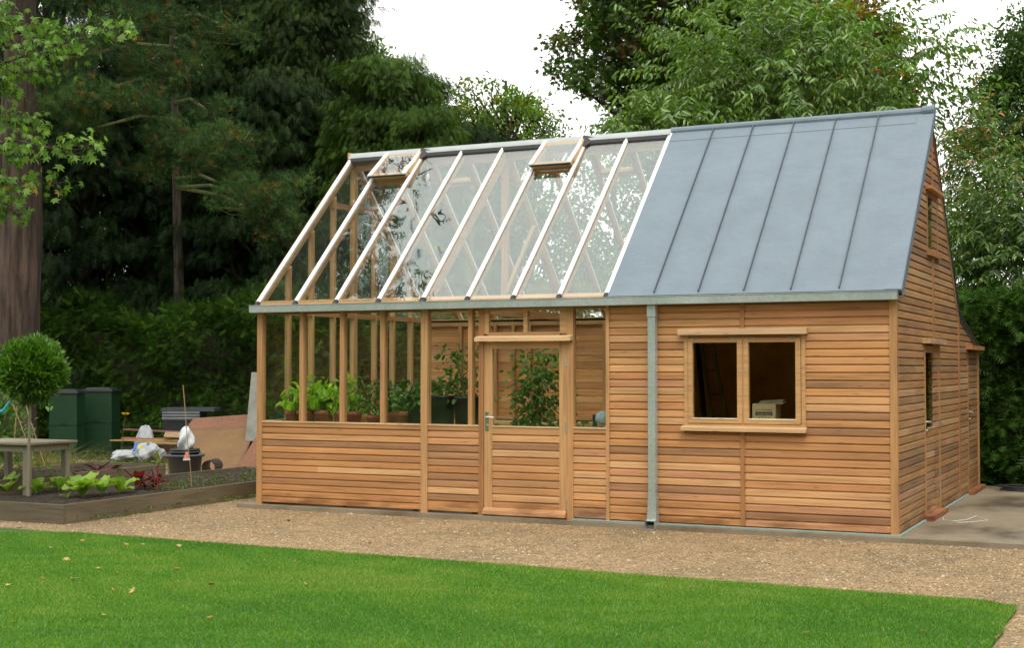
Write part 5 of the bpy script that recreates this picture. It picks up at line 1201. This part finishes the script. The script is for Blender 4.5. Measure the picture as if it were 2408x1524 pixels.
def tubs():
    x, y = -3.1, 2.75; zb = -.06
    p = at(445, 1055, 1); f = FOC*2408
    ray = fw+rt*(444-1204)/f; t = 21.3; ray = fw+rt*(437-1204)/f; c = CAM+t*ray; x, y = c[0], c[1]
    rim = at(444, 1068, t).z; R_ = 73/2*1.6084/1.6084*t/f*1.28
    root = empty('garden_tub', (x, y, zb), 'wide grey plastic tub with a thick rim behind the bed', 'tub')
    mb_ = MB(); mb_.lathe((x, y, zb), [(.20, 0), (.215, .02), (.262, rim-zb-.035), (.298, rim-zb-.03), (.300, rim-zb), (.272, rim-zb+.004), (.262, rim-zb-.03), (.19, .03)], 32); mb_.build('tub_body', M['greytub'], root, True)
    z0 = rim-.02
    for i, (r_, h_, lb) in enumerate(((.235, .07, 'lower black plastic pot nested in the grey tub'), (.225, .055, 'upper black plastic pot stacked in the grey tub'))):
        mb_ = MB(); mb_.lathe((x, y, z0), [(r_*.8, -.02), (r_*.92, h_-.03), (r_, h_-.028), (r_, h_), (r_*.9, h_), (r_*.8, 0)], 28); o = mb_.build('plant_pot', M['tub'], None, True); tag(o, lb, 'pot'); z0 += h_-.02
    rg = np.random.default_rng(5); V = []; F = []; nu, nv = 28, 18
    for j in range(nv+1):
        th = math.pi*j/nv
        for i in range(nu):
            a = 6.283*i/nu; s_ = 1+.22*math.sin(3*a+4*th)+.18*abs(math.sin(6*a+2*th)); V.append((x+.02+.115*s_*math.sin(th)*math.cos(a)*(1.2-.55*(math.cos(th)+1)/2), y+.1*s_*math.sin(th)*math.sin(a), z0+.16+.19*math.cos(th)*(1+.1*math.sin(5*a))))
    for j in range(nv):
        for i in range(nu): F.append((j*nu+i, j*nu+(i+1) % nu, (j+1)*nu+(i+1) % nu, (j+1)*nu+i))
    o = raw_mesh('plastic_bag', np.array(V), np.array(F), np.full((len(V), 3), .7), M['white']); tag(o, 'scrunched white plastic bag sitting on the stacked pots', 'bag')
    # drain pipe end
    c = A(at(490, 1100, 21.9)); mb_ = MB(); ax = unit(np.array([-.40, .9, 0])); pr = []
    sd_ = np.array([ax[1], -ax[0], 0]); n = 24; vs = []
    for (rr, k) in ((.112, 0), (.112, .5), (.10, .5), (.10, 0)):
        for i in range(n): a = 6.283*i/n; vs.append(tuple(c+ax*k+(sd_*math.cos(a)+np.array([0, 0, 1])*math.sin(a))*rr))
    fs = [(i+o_*n, (i+1) % n+o_*n, (i+1) % n+((o_+1) % 4)*n, i+((o_+1) % 4)*n) for o_ in range(4) for i in range(n)]
    mb_.add(vs, fs); o = mb_.build('drain_pipe', M['tub']); tag(o, 'short length of black drain pipe lying beside the grey tub', 'pipe')
tubs()
def cane():
    b = A(at(452, 1105, 18.1)); b[2] = .12; t = A(at(430, 906, 18.1)); root = empty('bamboo_cane', tuple(b), 'thin bamboo cane stuck upright in the front bed', 'cane')
    mb_ = MB(); pts = [b*(1-k)+t*k+np.array([.004*math.sin(k*9), 0, 0]) for k in np.linspace(0, 1, 9)]; mb_.tube([tuple(p) for p in pts], .0055, 6)
    for k in (.15, .38, .6, .8): p = b*(1-k)+t*k; mb_.tube([tuple(p-np.array([0, 0, .004])), tuple(p+np.array([0, 0, .004]))], .0075, 6)
    mb_.build('stick', M['cane'], root)
    p = [at(437, 1062, 18.02), at(441, 1062, 18.02), at(447, 1080, 18.0), at(431, 1080, 18.0)]; mb_ = MB(); mb_.quadprism(p, .004); o = mb_.build('seed_packet', M['packet']); tag(o, 'red and white seed packet bag hanging on the bamboo cane', 'packet')
    p = [at(431, 1079, 17.99), at(447, 1079, 17.99), at(448, 1083, 17.99), at(430, 1083, 17.99)]; mb_ = MB(); mb_.quadprism(p, .004); mb_.build('bag_edge', M['white'], o)
cane()
# beans and canes at the far left, grass clump, dandelion
def leftstuff():
    rg = np.random.default_rng(191); c = A(at(-6, 1000, 19.3)); root = empty('bean_plant', (c[0], c[1], .0), 'climbing bean plants on canes at the left edge behind the table', 'bean plant')
    n = 1500; P = c+rg.normal(size=(n, 3))*np.array([.20, .25, .40]); P[:, 2] = np.abs(P[:, 2]-.1)+.1; D = rg.normal(size=(n, 3))*.5+np.array([.1, -.4, -.5])
    leaves('foliage', BROAD, P, D, .085*(.6+.7*rg.random(n)), tints(rg, n, [(.05, .12, .03), (.07, .15, .035), (.04, .10, .03)], .15), M['leaf'], root, rg)
    for i, (a, b_, c_, d_) in enumerate(((30, 950, 72, 1062), (58, 945, 105, 1095), (40, 955, 30, 1080))):
        mb_ = MB(); p0, p1 = at(a, b_, 18.9), at(c_, d_, 18.9); mb_.tube([p0, p1], .007, 6); mb_.build('cane', M['cane'], root)
    mb_ = MB(); mb_.tube([at(-30, 985, 18.6), at(8, 966, 18.6), at(22, 945, 18.6)], [.03, .025, .015], 8); o = mb_.build('watering_hose', M['teal']); tag(o, 'short teal pipe poking in at the left edge by the beans', 'pipe')
    c = A(at(110, 1060, 20.5)); c[2] = -.05; n = 420; base = c+rg.normal(size=(n, 3))*np.array([.18, .18, 0]); L = .55+.5*rg.random(n); dr = rg.normal(size=(n, 2))*.28
    w = .004; V = []; F = []
    for i in range(n):
        for s_ in range(4):
            t = s_/3; p = base[i]+np.array([dr[i, 0]*t*t*2*L[i], dr[i, 1]*t*t*2*L[i], L[i]*(t-.35*t*t)]); ww = w*(1-t*.8); V += [p-np.array([ww, 0, 0]), p+np.array([ww, 0, 0])]
        q = i*8; F += [(q, q+1, q+3, q+2), (q+2, q+3, q+5, q+4), (q+4, q+5, q+7, q+6)]
    root = empty('grass_clump', tuple(c), 'feathery straw coloured grass clump beside the green bin', 'grass clump')
    raw_mesh('blades', np.array(V), np.array(F), tints(rg, len(V), [(.14, .12, .06), (.11, .105, .045), (.07, .09, .03)], .15), M['leaf'], root)
    c = A(at(295, 975, 26.3)); root = empty('yellow_flower', (c[0], c[1], -.05), 'single yellow flower on a dark stem in front of the hedge', 'flower')
    mb_ = MB(); mb_.tube([(c[0]-.1, c[1], -.05), (c[0]-.05, c[1], c[2]*.6), tuple(c)], .006, 5); mb_.build('stem', M['bark'], root)
    n = 26; a = np.linspace(0, 6.28*2, n); D = np.stack([np.cos(a), np.sin(a), .25+.3*np.arange(n)/n], 1); leaves('petals', BROAD, np.repeat(c[None], n, 0), D, np.full(n, .075), np.tile([.75, .5, .02], (n, 1)), M['dry'], root, rg)
leftstuff()

# ------------------------------------------------------------------ inside the greenhouse
def bench():
    root = empty('staging_bench', (1.7, .35, 0), 'slatted wooden staging bench along the front panes inside the greenhouse', 'bench')
    mb_ = MB()
    for k in range(6): mb_.box(.12, 3.08, .10+k*.085, .165+k*.085, .955, .975, (.5, .33, .17))
    mb_.build('slatted_top', M['wx'], root)
    for x in (.15, 1.2, 2.2, 3.0):
        for y in (.11, .55): mb_ = MB(); mb_.box(x, x+.05, y, y+.05, 0, .955, FR); mb_.build('leg', M['wz'], root)
    root = empty('staging_bench', (4.3, .8, 0), 'short wooden bench behind the narrow pane right of the door', 'bench')
    mb_ = MB()
    for k in range(9): mb_.box(3.95, 4.72, .12+k*.30, .39+k*.30, .955, .98, (.5, .33, .17))
    mb_.build('slatted_top', M['wx'], root)
    for y in (.15, 2.6): mb_ = MB(); mb_.box(3.97, 4.02, y, y+.05, 0, .955, FR); mb_.build('leg', M['wz'], root)
    root = empty('staging_bench', (2.2, 4.0, 0), 'long low shelf along the boarded back wall of the greenhouse', 'bench')
    mb_ = MB(); mb_.box(.5, 4.6, 3.75, 4.25, .90, .93, (.55, .38, .2)); mb_.build('shelf_board', M['wx'], root)
    for x in (.6, 2.4, 4.4): mb_ = MB(); mb_.box(x, x+.05, 3.8, 3.85, 0, .90, FR); mb_.build('leg', M['wz'], root)
bench()
PB = .976
def potted(x, y, r, h, label, seed, kind, ph, spread, n, size, pal, group=None, tmpl=BROAD, tub=False, zb=PB, red=0, mat='leaf', stemcol=(.12, .18, .05), zb_leaf=0.0):
    rg = np.random.default_rng(seed); root = empty(kind, (x, y, zb), label, 'potted plant', group)
    mb_ = MB()
    if tub: mb_.lathe((x, y, zb), [(r*.86, 0), (r*.98, h-.03), (r*1.05, h-.028), (r*1.06, h), (r*.98, h), (r*.9, h-.05)], 28)
    else: mb_.lathe((x, y, zb), [(r*.72, 0), (r*.92, h*.72), (r*1.0, h*.74), (r*1.02, h), (r*.93, h), (r*.88, h-.02)], 24)
    pot = mb_.build('pot', M['tub' if tub else 'terra'], root, True)
    mb_ = MB(); mb_.lathe((x, y, zb+h-.025), [(r*.9, 0), (r*.4, .008), (.001, .01)], 18); mb_.build('soil', M['soil'], root)
    mb_ = MB(); ns = 5; P = []; D = []
    for s_ in range(ns):
        a = rg.random()*6.28; tip = np.array([x+math.cos(a)*spread*.6, y+math.sin(a)*spread*.45, zb+h+ph*(.75+.25*rg.random())]); b = np.array([x+math.cos(a)*.02, y+math.sin(a)*.02, zb+h-.02]); mid_ = (b+tip)/2+np.array([0, 0, .03])
        mb_.tube([tuple(b), tuple(mid_), tuple(tip)], [.006, .005, .003], 5, stemcol, caps=False)
        k = n//ns; t = zb_leaf+(1-zb_leaf)*rg.random(k)**.8; cpos = b[None]*(1-t[:, None])+tip[None]*t[:, None]; off = rg.normal(size=(k, 3))*np.array([1, .8, .45])*spread*.38; P.append(cpos+off); D.append(off*3+np.array([0, 0, -.35])+rg.normal(size=(k, 3))*.35)
    mb_.build('stems', M['plank'], root)
    P = np.concatenate(P); D = np.concatenate(D); P[:, 1] = np.clip(P[:, 1], .05, 9); P[:, 2] = np.maximum(P[:, 2], zb+h-.01 if not tub else zb+.05); D[:, 2] = np.where(P[:, 2] < zb+h+.05, np.abs(D[:, 2]), D[:, 2]) if not tub else D[:, 2]
    c = tints(rg, len(P), pal, .14)
    if y < .8: D[:, 1] = np.where(P[:, 1] < .12, np.abs(D[:, 1]), D[:, 1])
    leaves('foliage', tmpl, P, D, size*(.6+.7*rg.random(len(P))), c, M[mat], root, rg)
    if red:
        P = np.array([x, y, zb+h])+rg.normal(size=(red, 3))*np.array([spread*.5, spread*.4, ph*.25])+np.array([0, 0, ph*.45]); leaves('chillies', LANCE, P, rg.normal(size=(red, 3))*.3+np.array([0, 0, -1]), np.full(red, .055), np.tile([.45, .02, .01], (red, 1)), M['shiny'], root, rg)
    return root
BAS = [(.16, .30, .03), (.22, .38, .04), (.28, .42, .05), (.12, .25, .03)]
DG = [(.04, .09, .03), (.055, .12, .04), (.07, .14, .05)]
TG = 'terracotta pots on the front bench'
potted(.30, .30, .085, .205, 'leftmost terracotta pot on the bench, half hidden by the mullion', 201, 'potted_basil', .24, .20, 45, .12, BAS, TG)
potted(.49, .36, .13, .205, 'terracotta pot left of centre with bushy lime green leaves', 202, 'potted_basil', .40, .24, 120, .13, BAS, TG)
potted(.75, .38, .13, .21, 'wide terracotta pot with the fullest lime green plant', 203, 'potted_basil', .42, .23, 125, .13, BAS, TG)
potted(.99, .40, .10, .205, 'terracotta pot behind the second mullion with light green leaves', 204, 'potted_basil', .40, .22, 90, .11, BAS, TG)
potted(1.20, .36, .11, .20, 'short terracotta pot between the second mullion and red chilli plant', 205, 'potted_pepper', .42, .20, 60, .10, [(.09, .2, .03), (.12, .24, .04)], TG)
potted(1.50, .36, .10, .16, 'dark leaved chilli plant covered in small red fruit', 206, 'potted_chilli', .50, .30, 330, .075, DG, TG, LANCE, red=34)
potted(1.76, .38, .09, .20, 'dark terracotta pot behind the third mullion', 207, 'potted_pepper', .22, .18, 70, .08, DG, TG)
potted(1.92, .33, .125, .215, 'terracotta pot with round leaved strawberry plant', 208, 'potted_strawberry', .20, .30, 210, .09, [(.06, .13, .045), (.08, .17, .06), (.11, .19, .08)], TG)
TB = 'tall black pots on the front bench'
TOM = [(.055, .13, .045), (.07, .16, .05), (.09, .18, .06), (.05, .11, .04)]
potted(2.13, .38, .150, .41, 'tall black pot straddling the thick post', 211, 'potted_tomato', .16, .24, 110, .085, DG, TB, BROAD, True)
potted(2.45, .40, .162, .41, 'tall black pot in the middle of the three', 212, 'potted_tomato', .22, .26, 150, .085, TOM, TB, BROAD, True)
potted(2.79, .40, .162, .40, 'tall black pot nearest the door with leggy tomato', 213, 'potted_tomato', .62, .28, 230, .085, TOM, TB, BROAD, True)
potted(3.2, 1.2, .17, .40, 'big tomato plant filling the glass of the door', 214, 'potted_tomato', 1.72, .42, 1050, .085, TOM, None, BROAD, True, 0.0, zb_leaf=.1)
potted(3.62, 1.35, .15, .35, 'lower tomato plant behind the right side of the door glass', 215, 'potted_tomato', .80, .34, 260, .09, TOM, None, BROAD, True, 0.0)
# blue plastic bundle on the bench, bulb, bracket and cup
def blob2(name, c, rad, mat, label, cat, seed):
    r2 = np.random.default_rng(seed); V = []; F = []; nu, nv = 28, 16; ph = r2.random(4)*6
    for j in range(nv+1):
        th = math.pi*j/nv
        for i in range(nu):
            a = 6.283*i/nu; s_ = 1+.2*math.sin(3*a+ph[0]+3*th)+.2*abs(math.sin(5*a+ph[1]+4*th)); V.append((c[0]+rad[0]*s_*math.sin(th)*math.cos(a), c[1]+rad[1]*s_*math.sin(th)*math.sin(a), max(PB, c[2]+rad[2]*s_*math.cos(th))))
    for j in range(nv):
        for i in range(nu): F.append((j*nu+i, j*nu+(i+1) % nu, (j+1)*nu+(i+1) % nu, (j+1)*nu+i))
    o = raw_mesh(name, np.array(V), np.array(F), np.full((len(V), 3), .5), M[mat]); return tag(o, label, cat)
blob2('plastic_bag', (.13, .62, 1.05), (.10, .09, .08), 'bluebag', 'crumpled blue grey plastic on the bench behind the first pane', 'bag', 3)
def bulb():
    root = empty('light_bulb', (1.24, 2.2, 4.28), 'bare white bulb hanging on a flex under the glass roof', 'light bulb')
    mb_ = MB(); mb_.tube([(1.24, 2.2, 4.62), (1.24, 2.2, 4.40)], .004, 6); mb_.build('flex', M['cable'], root)
    mb_ = MB(); mb_.lathe((1.24, 2.2, 4.33), [(.016, .085), (.022, .075), (.024, .02), (.02, 0)], 14); mb_.build('socket', M['cable'], root, True)
    mb_ = MB(); mb_.lathe((1.24, 2.2, 4.245), [(.002, 0), (.02, .004), (.034, .02), (.037, .04), (.03, .062), (.018, .082), (.016, .09)], 16); mb_.build('globe', M['bulb'], root, True)
bulb()
def cup():
    mb_ = MB(); mb_.box(4.05, 4.42, .66, .80, .982, 1.03); mb_.box(4.31, 4.345, .70, .76, 1.03, 1.17); mb_.tube([(4.06, .73, 1.05), (4.10, .73, 1.10)], .02, 8)
    o = mb_.build('clamp_stand', M['tub']); tag(o, 'black clamp stand lying on the bench right of the door', 'stand')
    root = empty('plastic_cup', (4.42, .74, 1.11), 'pale blue round plastic cup beside the black clamp stand', 'cup')
    mb_ = MB(); mb_.tube([(4.35, .74, 1.13), (4.40, .74, 1.13), (4.50, .74, 1.13)], [.055, .08, .085], 20); mb_.build('cup_body', M['cup'], root, True)
    mb_ = MB(); mb_.tube([(3.78, .9, 1.0), (3.80, .9, 1.06), (3.86, .9, 1.08), (3.92, .9, 1.05), (3.93, .9, .99)], .012, 8); o = mb_.build('hose_loop', M['tub']); tag(o, 'small black hose loop on the bench seen low in the door glass', 'hose')
cup()

# ------------------------------------------------------------------ inside the shed
def text_obj(body, size, loc, rotx, mat, parent):
    cu = bpy.data.curves.new('lettering', 'FONT'); cu.body = body; cu.size = size; cu.extrude = .0008; cu.align_x = 'CENTER'
    o = bpy.data.objects.new('lettering', cu); C.objects.link(o); o.location = loc; o.rotation_euler = (R(90), 0, 0)
    bpy.context.view_layer.update()
    me = bpy.data.meshes.new_from_object(o.evaluated_get(bpy.context.evaluated_depsgraph_get())); me.name = 'lettering'
    o2 = bpy.data.objects.new('lettering', me); C.objects.link(o2); o2.matrix_world = o.matrix_world.copy(); bpy.data.objects.remove(o)
    me.materials.clear(); me.materials.append(M[mat])
    mw = o2.matrix_world.copy(); o2.parent = parent; o2.matrix_parent_inverse = Matrix.Translation(parent.location).inverted(); return o2
def shed_things():
    root = empty('workbench', (6.4, .45, 0), 'dark board workbench just inside the shed window', 'workbench')
    mb_ = MB(); mb_.box(5.0, W-.12, .08, .75, 1.04, 1.075); mb_.build('bench_top', M['shed_in'], root)
    for x in (5.05, 7.7): mb_ = MB(); mb_.box(x, x+.06, .6, .66, 0, 1.04); mb_.build('leg', M['shed_in'], root)
    bx0, bx1, by = 6.345, 6.605, .36; zb = 1.077; zt = zb+.255
    root = empty('cardboard_box', ((bx0+bx1)/2, by+.12, zb), 'open cardboard box with printed front standing inside the right window', 'box')
    mb_ = MB(); mb_.box(bx0, bx1, by, by+.006, zb, zt); mb_.box(bx0, bx1, by+.22, by+.226, zb, zt); mb_.box(bx0, bx0+.006, by+.006, by+.22, zb, zt); mb_.box(bx1-.006, bx1, by+.006, by+.22, zb, zt); mb_.box(bx0+.006, bx1-.006, by+.006, by+.22, zb, zb+.006); mb_.build('box_body', M['card'], root)
    mb_ = MB(); mb_.quadprism([(bx0, by+.226, zt), (bx1, by+.226, zt), (bx1+.03, by+.28, zt+.045), (bx0+.02, by+.28, zt+.03)], .004); mb_.quadprism([(bx1, by, zt), (bx1, by+.22, zt), (bx1+.075, by+.20, zt+.02), (bx1+.06, by+.02, zt-.01)], .004); mb_.build('flap', M['card'], root)
    mb_ = MB(); mb_.box(bx0+.035, bx1-.035, by-.0015, by-.0003, zb+.125, zb+.165); mb_.build('printed_band', M['cardink'], root)
    cx = (bx0+bx1)/2
    text_obj('MULTIPURPOSE', .026, (cx, by-.002, zb+.178), 0, 'cardmid', root); text_obj('Quality Store', .027, (cx, by-.003, zb+.134), 0, 'card', root); text_obj('4   2   2   0', .026, (cx, by-.002, zb+.095), 0, 'cardink', root)
    # folding ladder
    root = empty('step_ladder', (5.55, 1.6, 0), 'olive folding ladder leaning in the dark behind the left window', 'ladder')
    for (a, b_) in (((5.30, 1.75, 2.2), (5.72, 1.35, .0)), ((5.42, 1.75, 2.2), (5.98, 1.35, .0))): mb_ = MB(); mb_.beam(a, b_, .03, .07, (0, 1, 0)); mb_.build('stile', M['ladder'], root)
    for k in range(7):
        t = .1+k*.13; a = Vector((5.30, 1.75, 2.2)).lerp(Vector((5.72, 1.35, 0)), t); b_ = Vector((5.42, 1.75, 2.2)).lerp(Vector((5.98, 1.35, 0)), t); mb_ = MB(); mb_.beam(a, b_, .05, .02, (0, 0, 1)); mb_.build('rung', M['ladder'], root)
    mb_ = MB(); mb_.beam((5.20, 1.9, 2.3), (5.50, 1.6, .0), .05, .05, (0, 1, 0)); o = mb_.build('prop_stick', M['black']); tag(o, 'dark pole leaning left of the ladder inside the shed', 'pole')
shed_things()

# ------------------------------------------------------------------ small things outside
def coil():
    mb_ = MB(); pts = []
    c = A(at(2385, 1166, 19.5)); c[2] = .02
    for k in range(150):
        a = k*.17; r_ = .36+.05*math.sin(k*.31); pts.append((c[0]+.2+r_*math.cos(a)*1.1, c[1]+r_*math.sin(a)*.8, .015+.012*(k//37)))
    mb_.tube(pts, .009, 6); o = mb_.build('hose_coil', M['black']); tag(o, 'coil of black hose on the concrete at the far right', 'hose')
    mb_ = MB(); mb_.tube([(8.12, 2.0, .008), (8.16, 1.72, .008), (8.28, 1.62, .008), (8.40, 1.85, .008), (8.46, 2.2, .02), (8.52, 2.1, .01), (8.62, 1.9, .008), (8.50, 1.65, .008), (8.34, 1.5, .008)], .004, 6)
    o = mb_.build('cable', M['cable']); tag(o, 'thin white cable on the concrete by the side door threshold', 'cable')
coil()
def fallen():
    rg = np.random.default_rng(211); f = FOC*2408
    def g(px, py, z):
        ray = fw+rt*(px-1204)/f-up*(py-762)/f; return CAM+ray*(z-CAM[2])/ray[2]
    z3_ = lambda a, b: (a*.5814/1.6084, (1900+b*.5812)/1.6084)
    pts = [z3_(*p) for p in [(330, 297), (430, 372), (637, 430), (752, 455), (280, 495), (478, 497), (55, 540), (205, 572), (738, 571), (860, 576), (822, 275), (925, 275), (1163, 283), (1310, 265), (1150, 431), (1328, 448), (1718, 376), (1922, 382), (1990, 535), (1503, 584), (543, 730), (680, 735), (1375, 538), (95, 790), (125, 170), (215, 188), (534, 253), (1365, 750)]]
    z4_ = lambda a, b: ((2500+a*.5702)/1.6084, (1950+b*.57)/1.6084)
    pts += [z4_(*p) for p in [(1083, 516), (1740, 770), (2330, 665), (2195, 560), (968, 778), (1830, 520), (2360, 682), (2230, 805)]]
    grav = [(z4_(1890, 285)), z4_(1430, 305), z4_(850, 145), z4_(1380, 235), z4_(770, 170), z4_(1590, 375), z4_(2230, 420), (1610*.0+1192, 1255), (1010, 1243), (680, 1225), (560, 1190)]
    cols = [((.42, .24, .13), 'curled tan leaf fallen on the lawn'), ((.52, .38, .14), 'yellowish dry leaf fallen on the lawn'), ((.34, .15, .07), 'reddish brown dry leaf fallen on the lawn')]
    def leafmesh(col, k):
        tv, tf = STAR; v = tv.copy(); r2 = np.random.default_rng(k); v[:, 2] = .22*np.abs(v[:, 0])+.25*(v[:, 1]-.4)**2+r2.normal(size=len(v))*.03; v[:, 1] -= .4
        me = bpy.data.meshes.new('fallen_leaf'); me.from_pydata([tuple(x) for x in v], [], [tuple(int(q) for q in x) for x in tf[0]])
        a = me.color_attributes.new('col', 'FLOAT_COLOR', 'POINT'); a.data.foreach_set('color', np.tile(np.array([*col, 1], np.float32), len(v))); me.materials.append(M['dry']); return me
    meshes = [leafmesh(c, i) for i, (c, _) in enumerate(cols)]
    for i, p in enumerate(pts):
        k = int(rg.integers(0, 3)); P = g(p[0], p[1], -.005); o = bpy.data.objects.new('fallen_leaf', meshes[k]); C.objects.link(o)
        s_ = .033+.024*rg.random(); o.scale = (s_, s_*(.7+.3*rg.random()), s_); o.rotation_euler = (rg.normal()*.35, rg.normal()*.35, rg.random()*6.28); o.location = P; tag(o, cols[k][1], 'fallen leaf', 'fallen leaves on the lawn')
    m2 = leafmesh((.28, .13, .07), 9)
    for i, p in enumerate(grav):
        P = g(p[0], p[1], -.04); o = bpy.data.objects.new('fallen_leaf', m2); C.objects.link(o); s_ = .03+.02*rg.random(); o.scale = (s_, s_, s_); o.rotation_euler = (rg.normal()*.3, rg.normal()*.3, rg.random()*6.28); o.location = P; tag(o, 'small brown leaf lying on the gravel path', 'fallen leaf', 'fallen leaves on the gravel')
fallen()
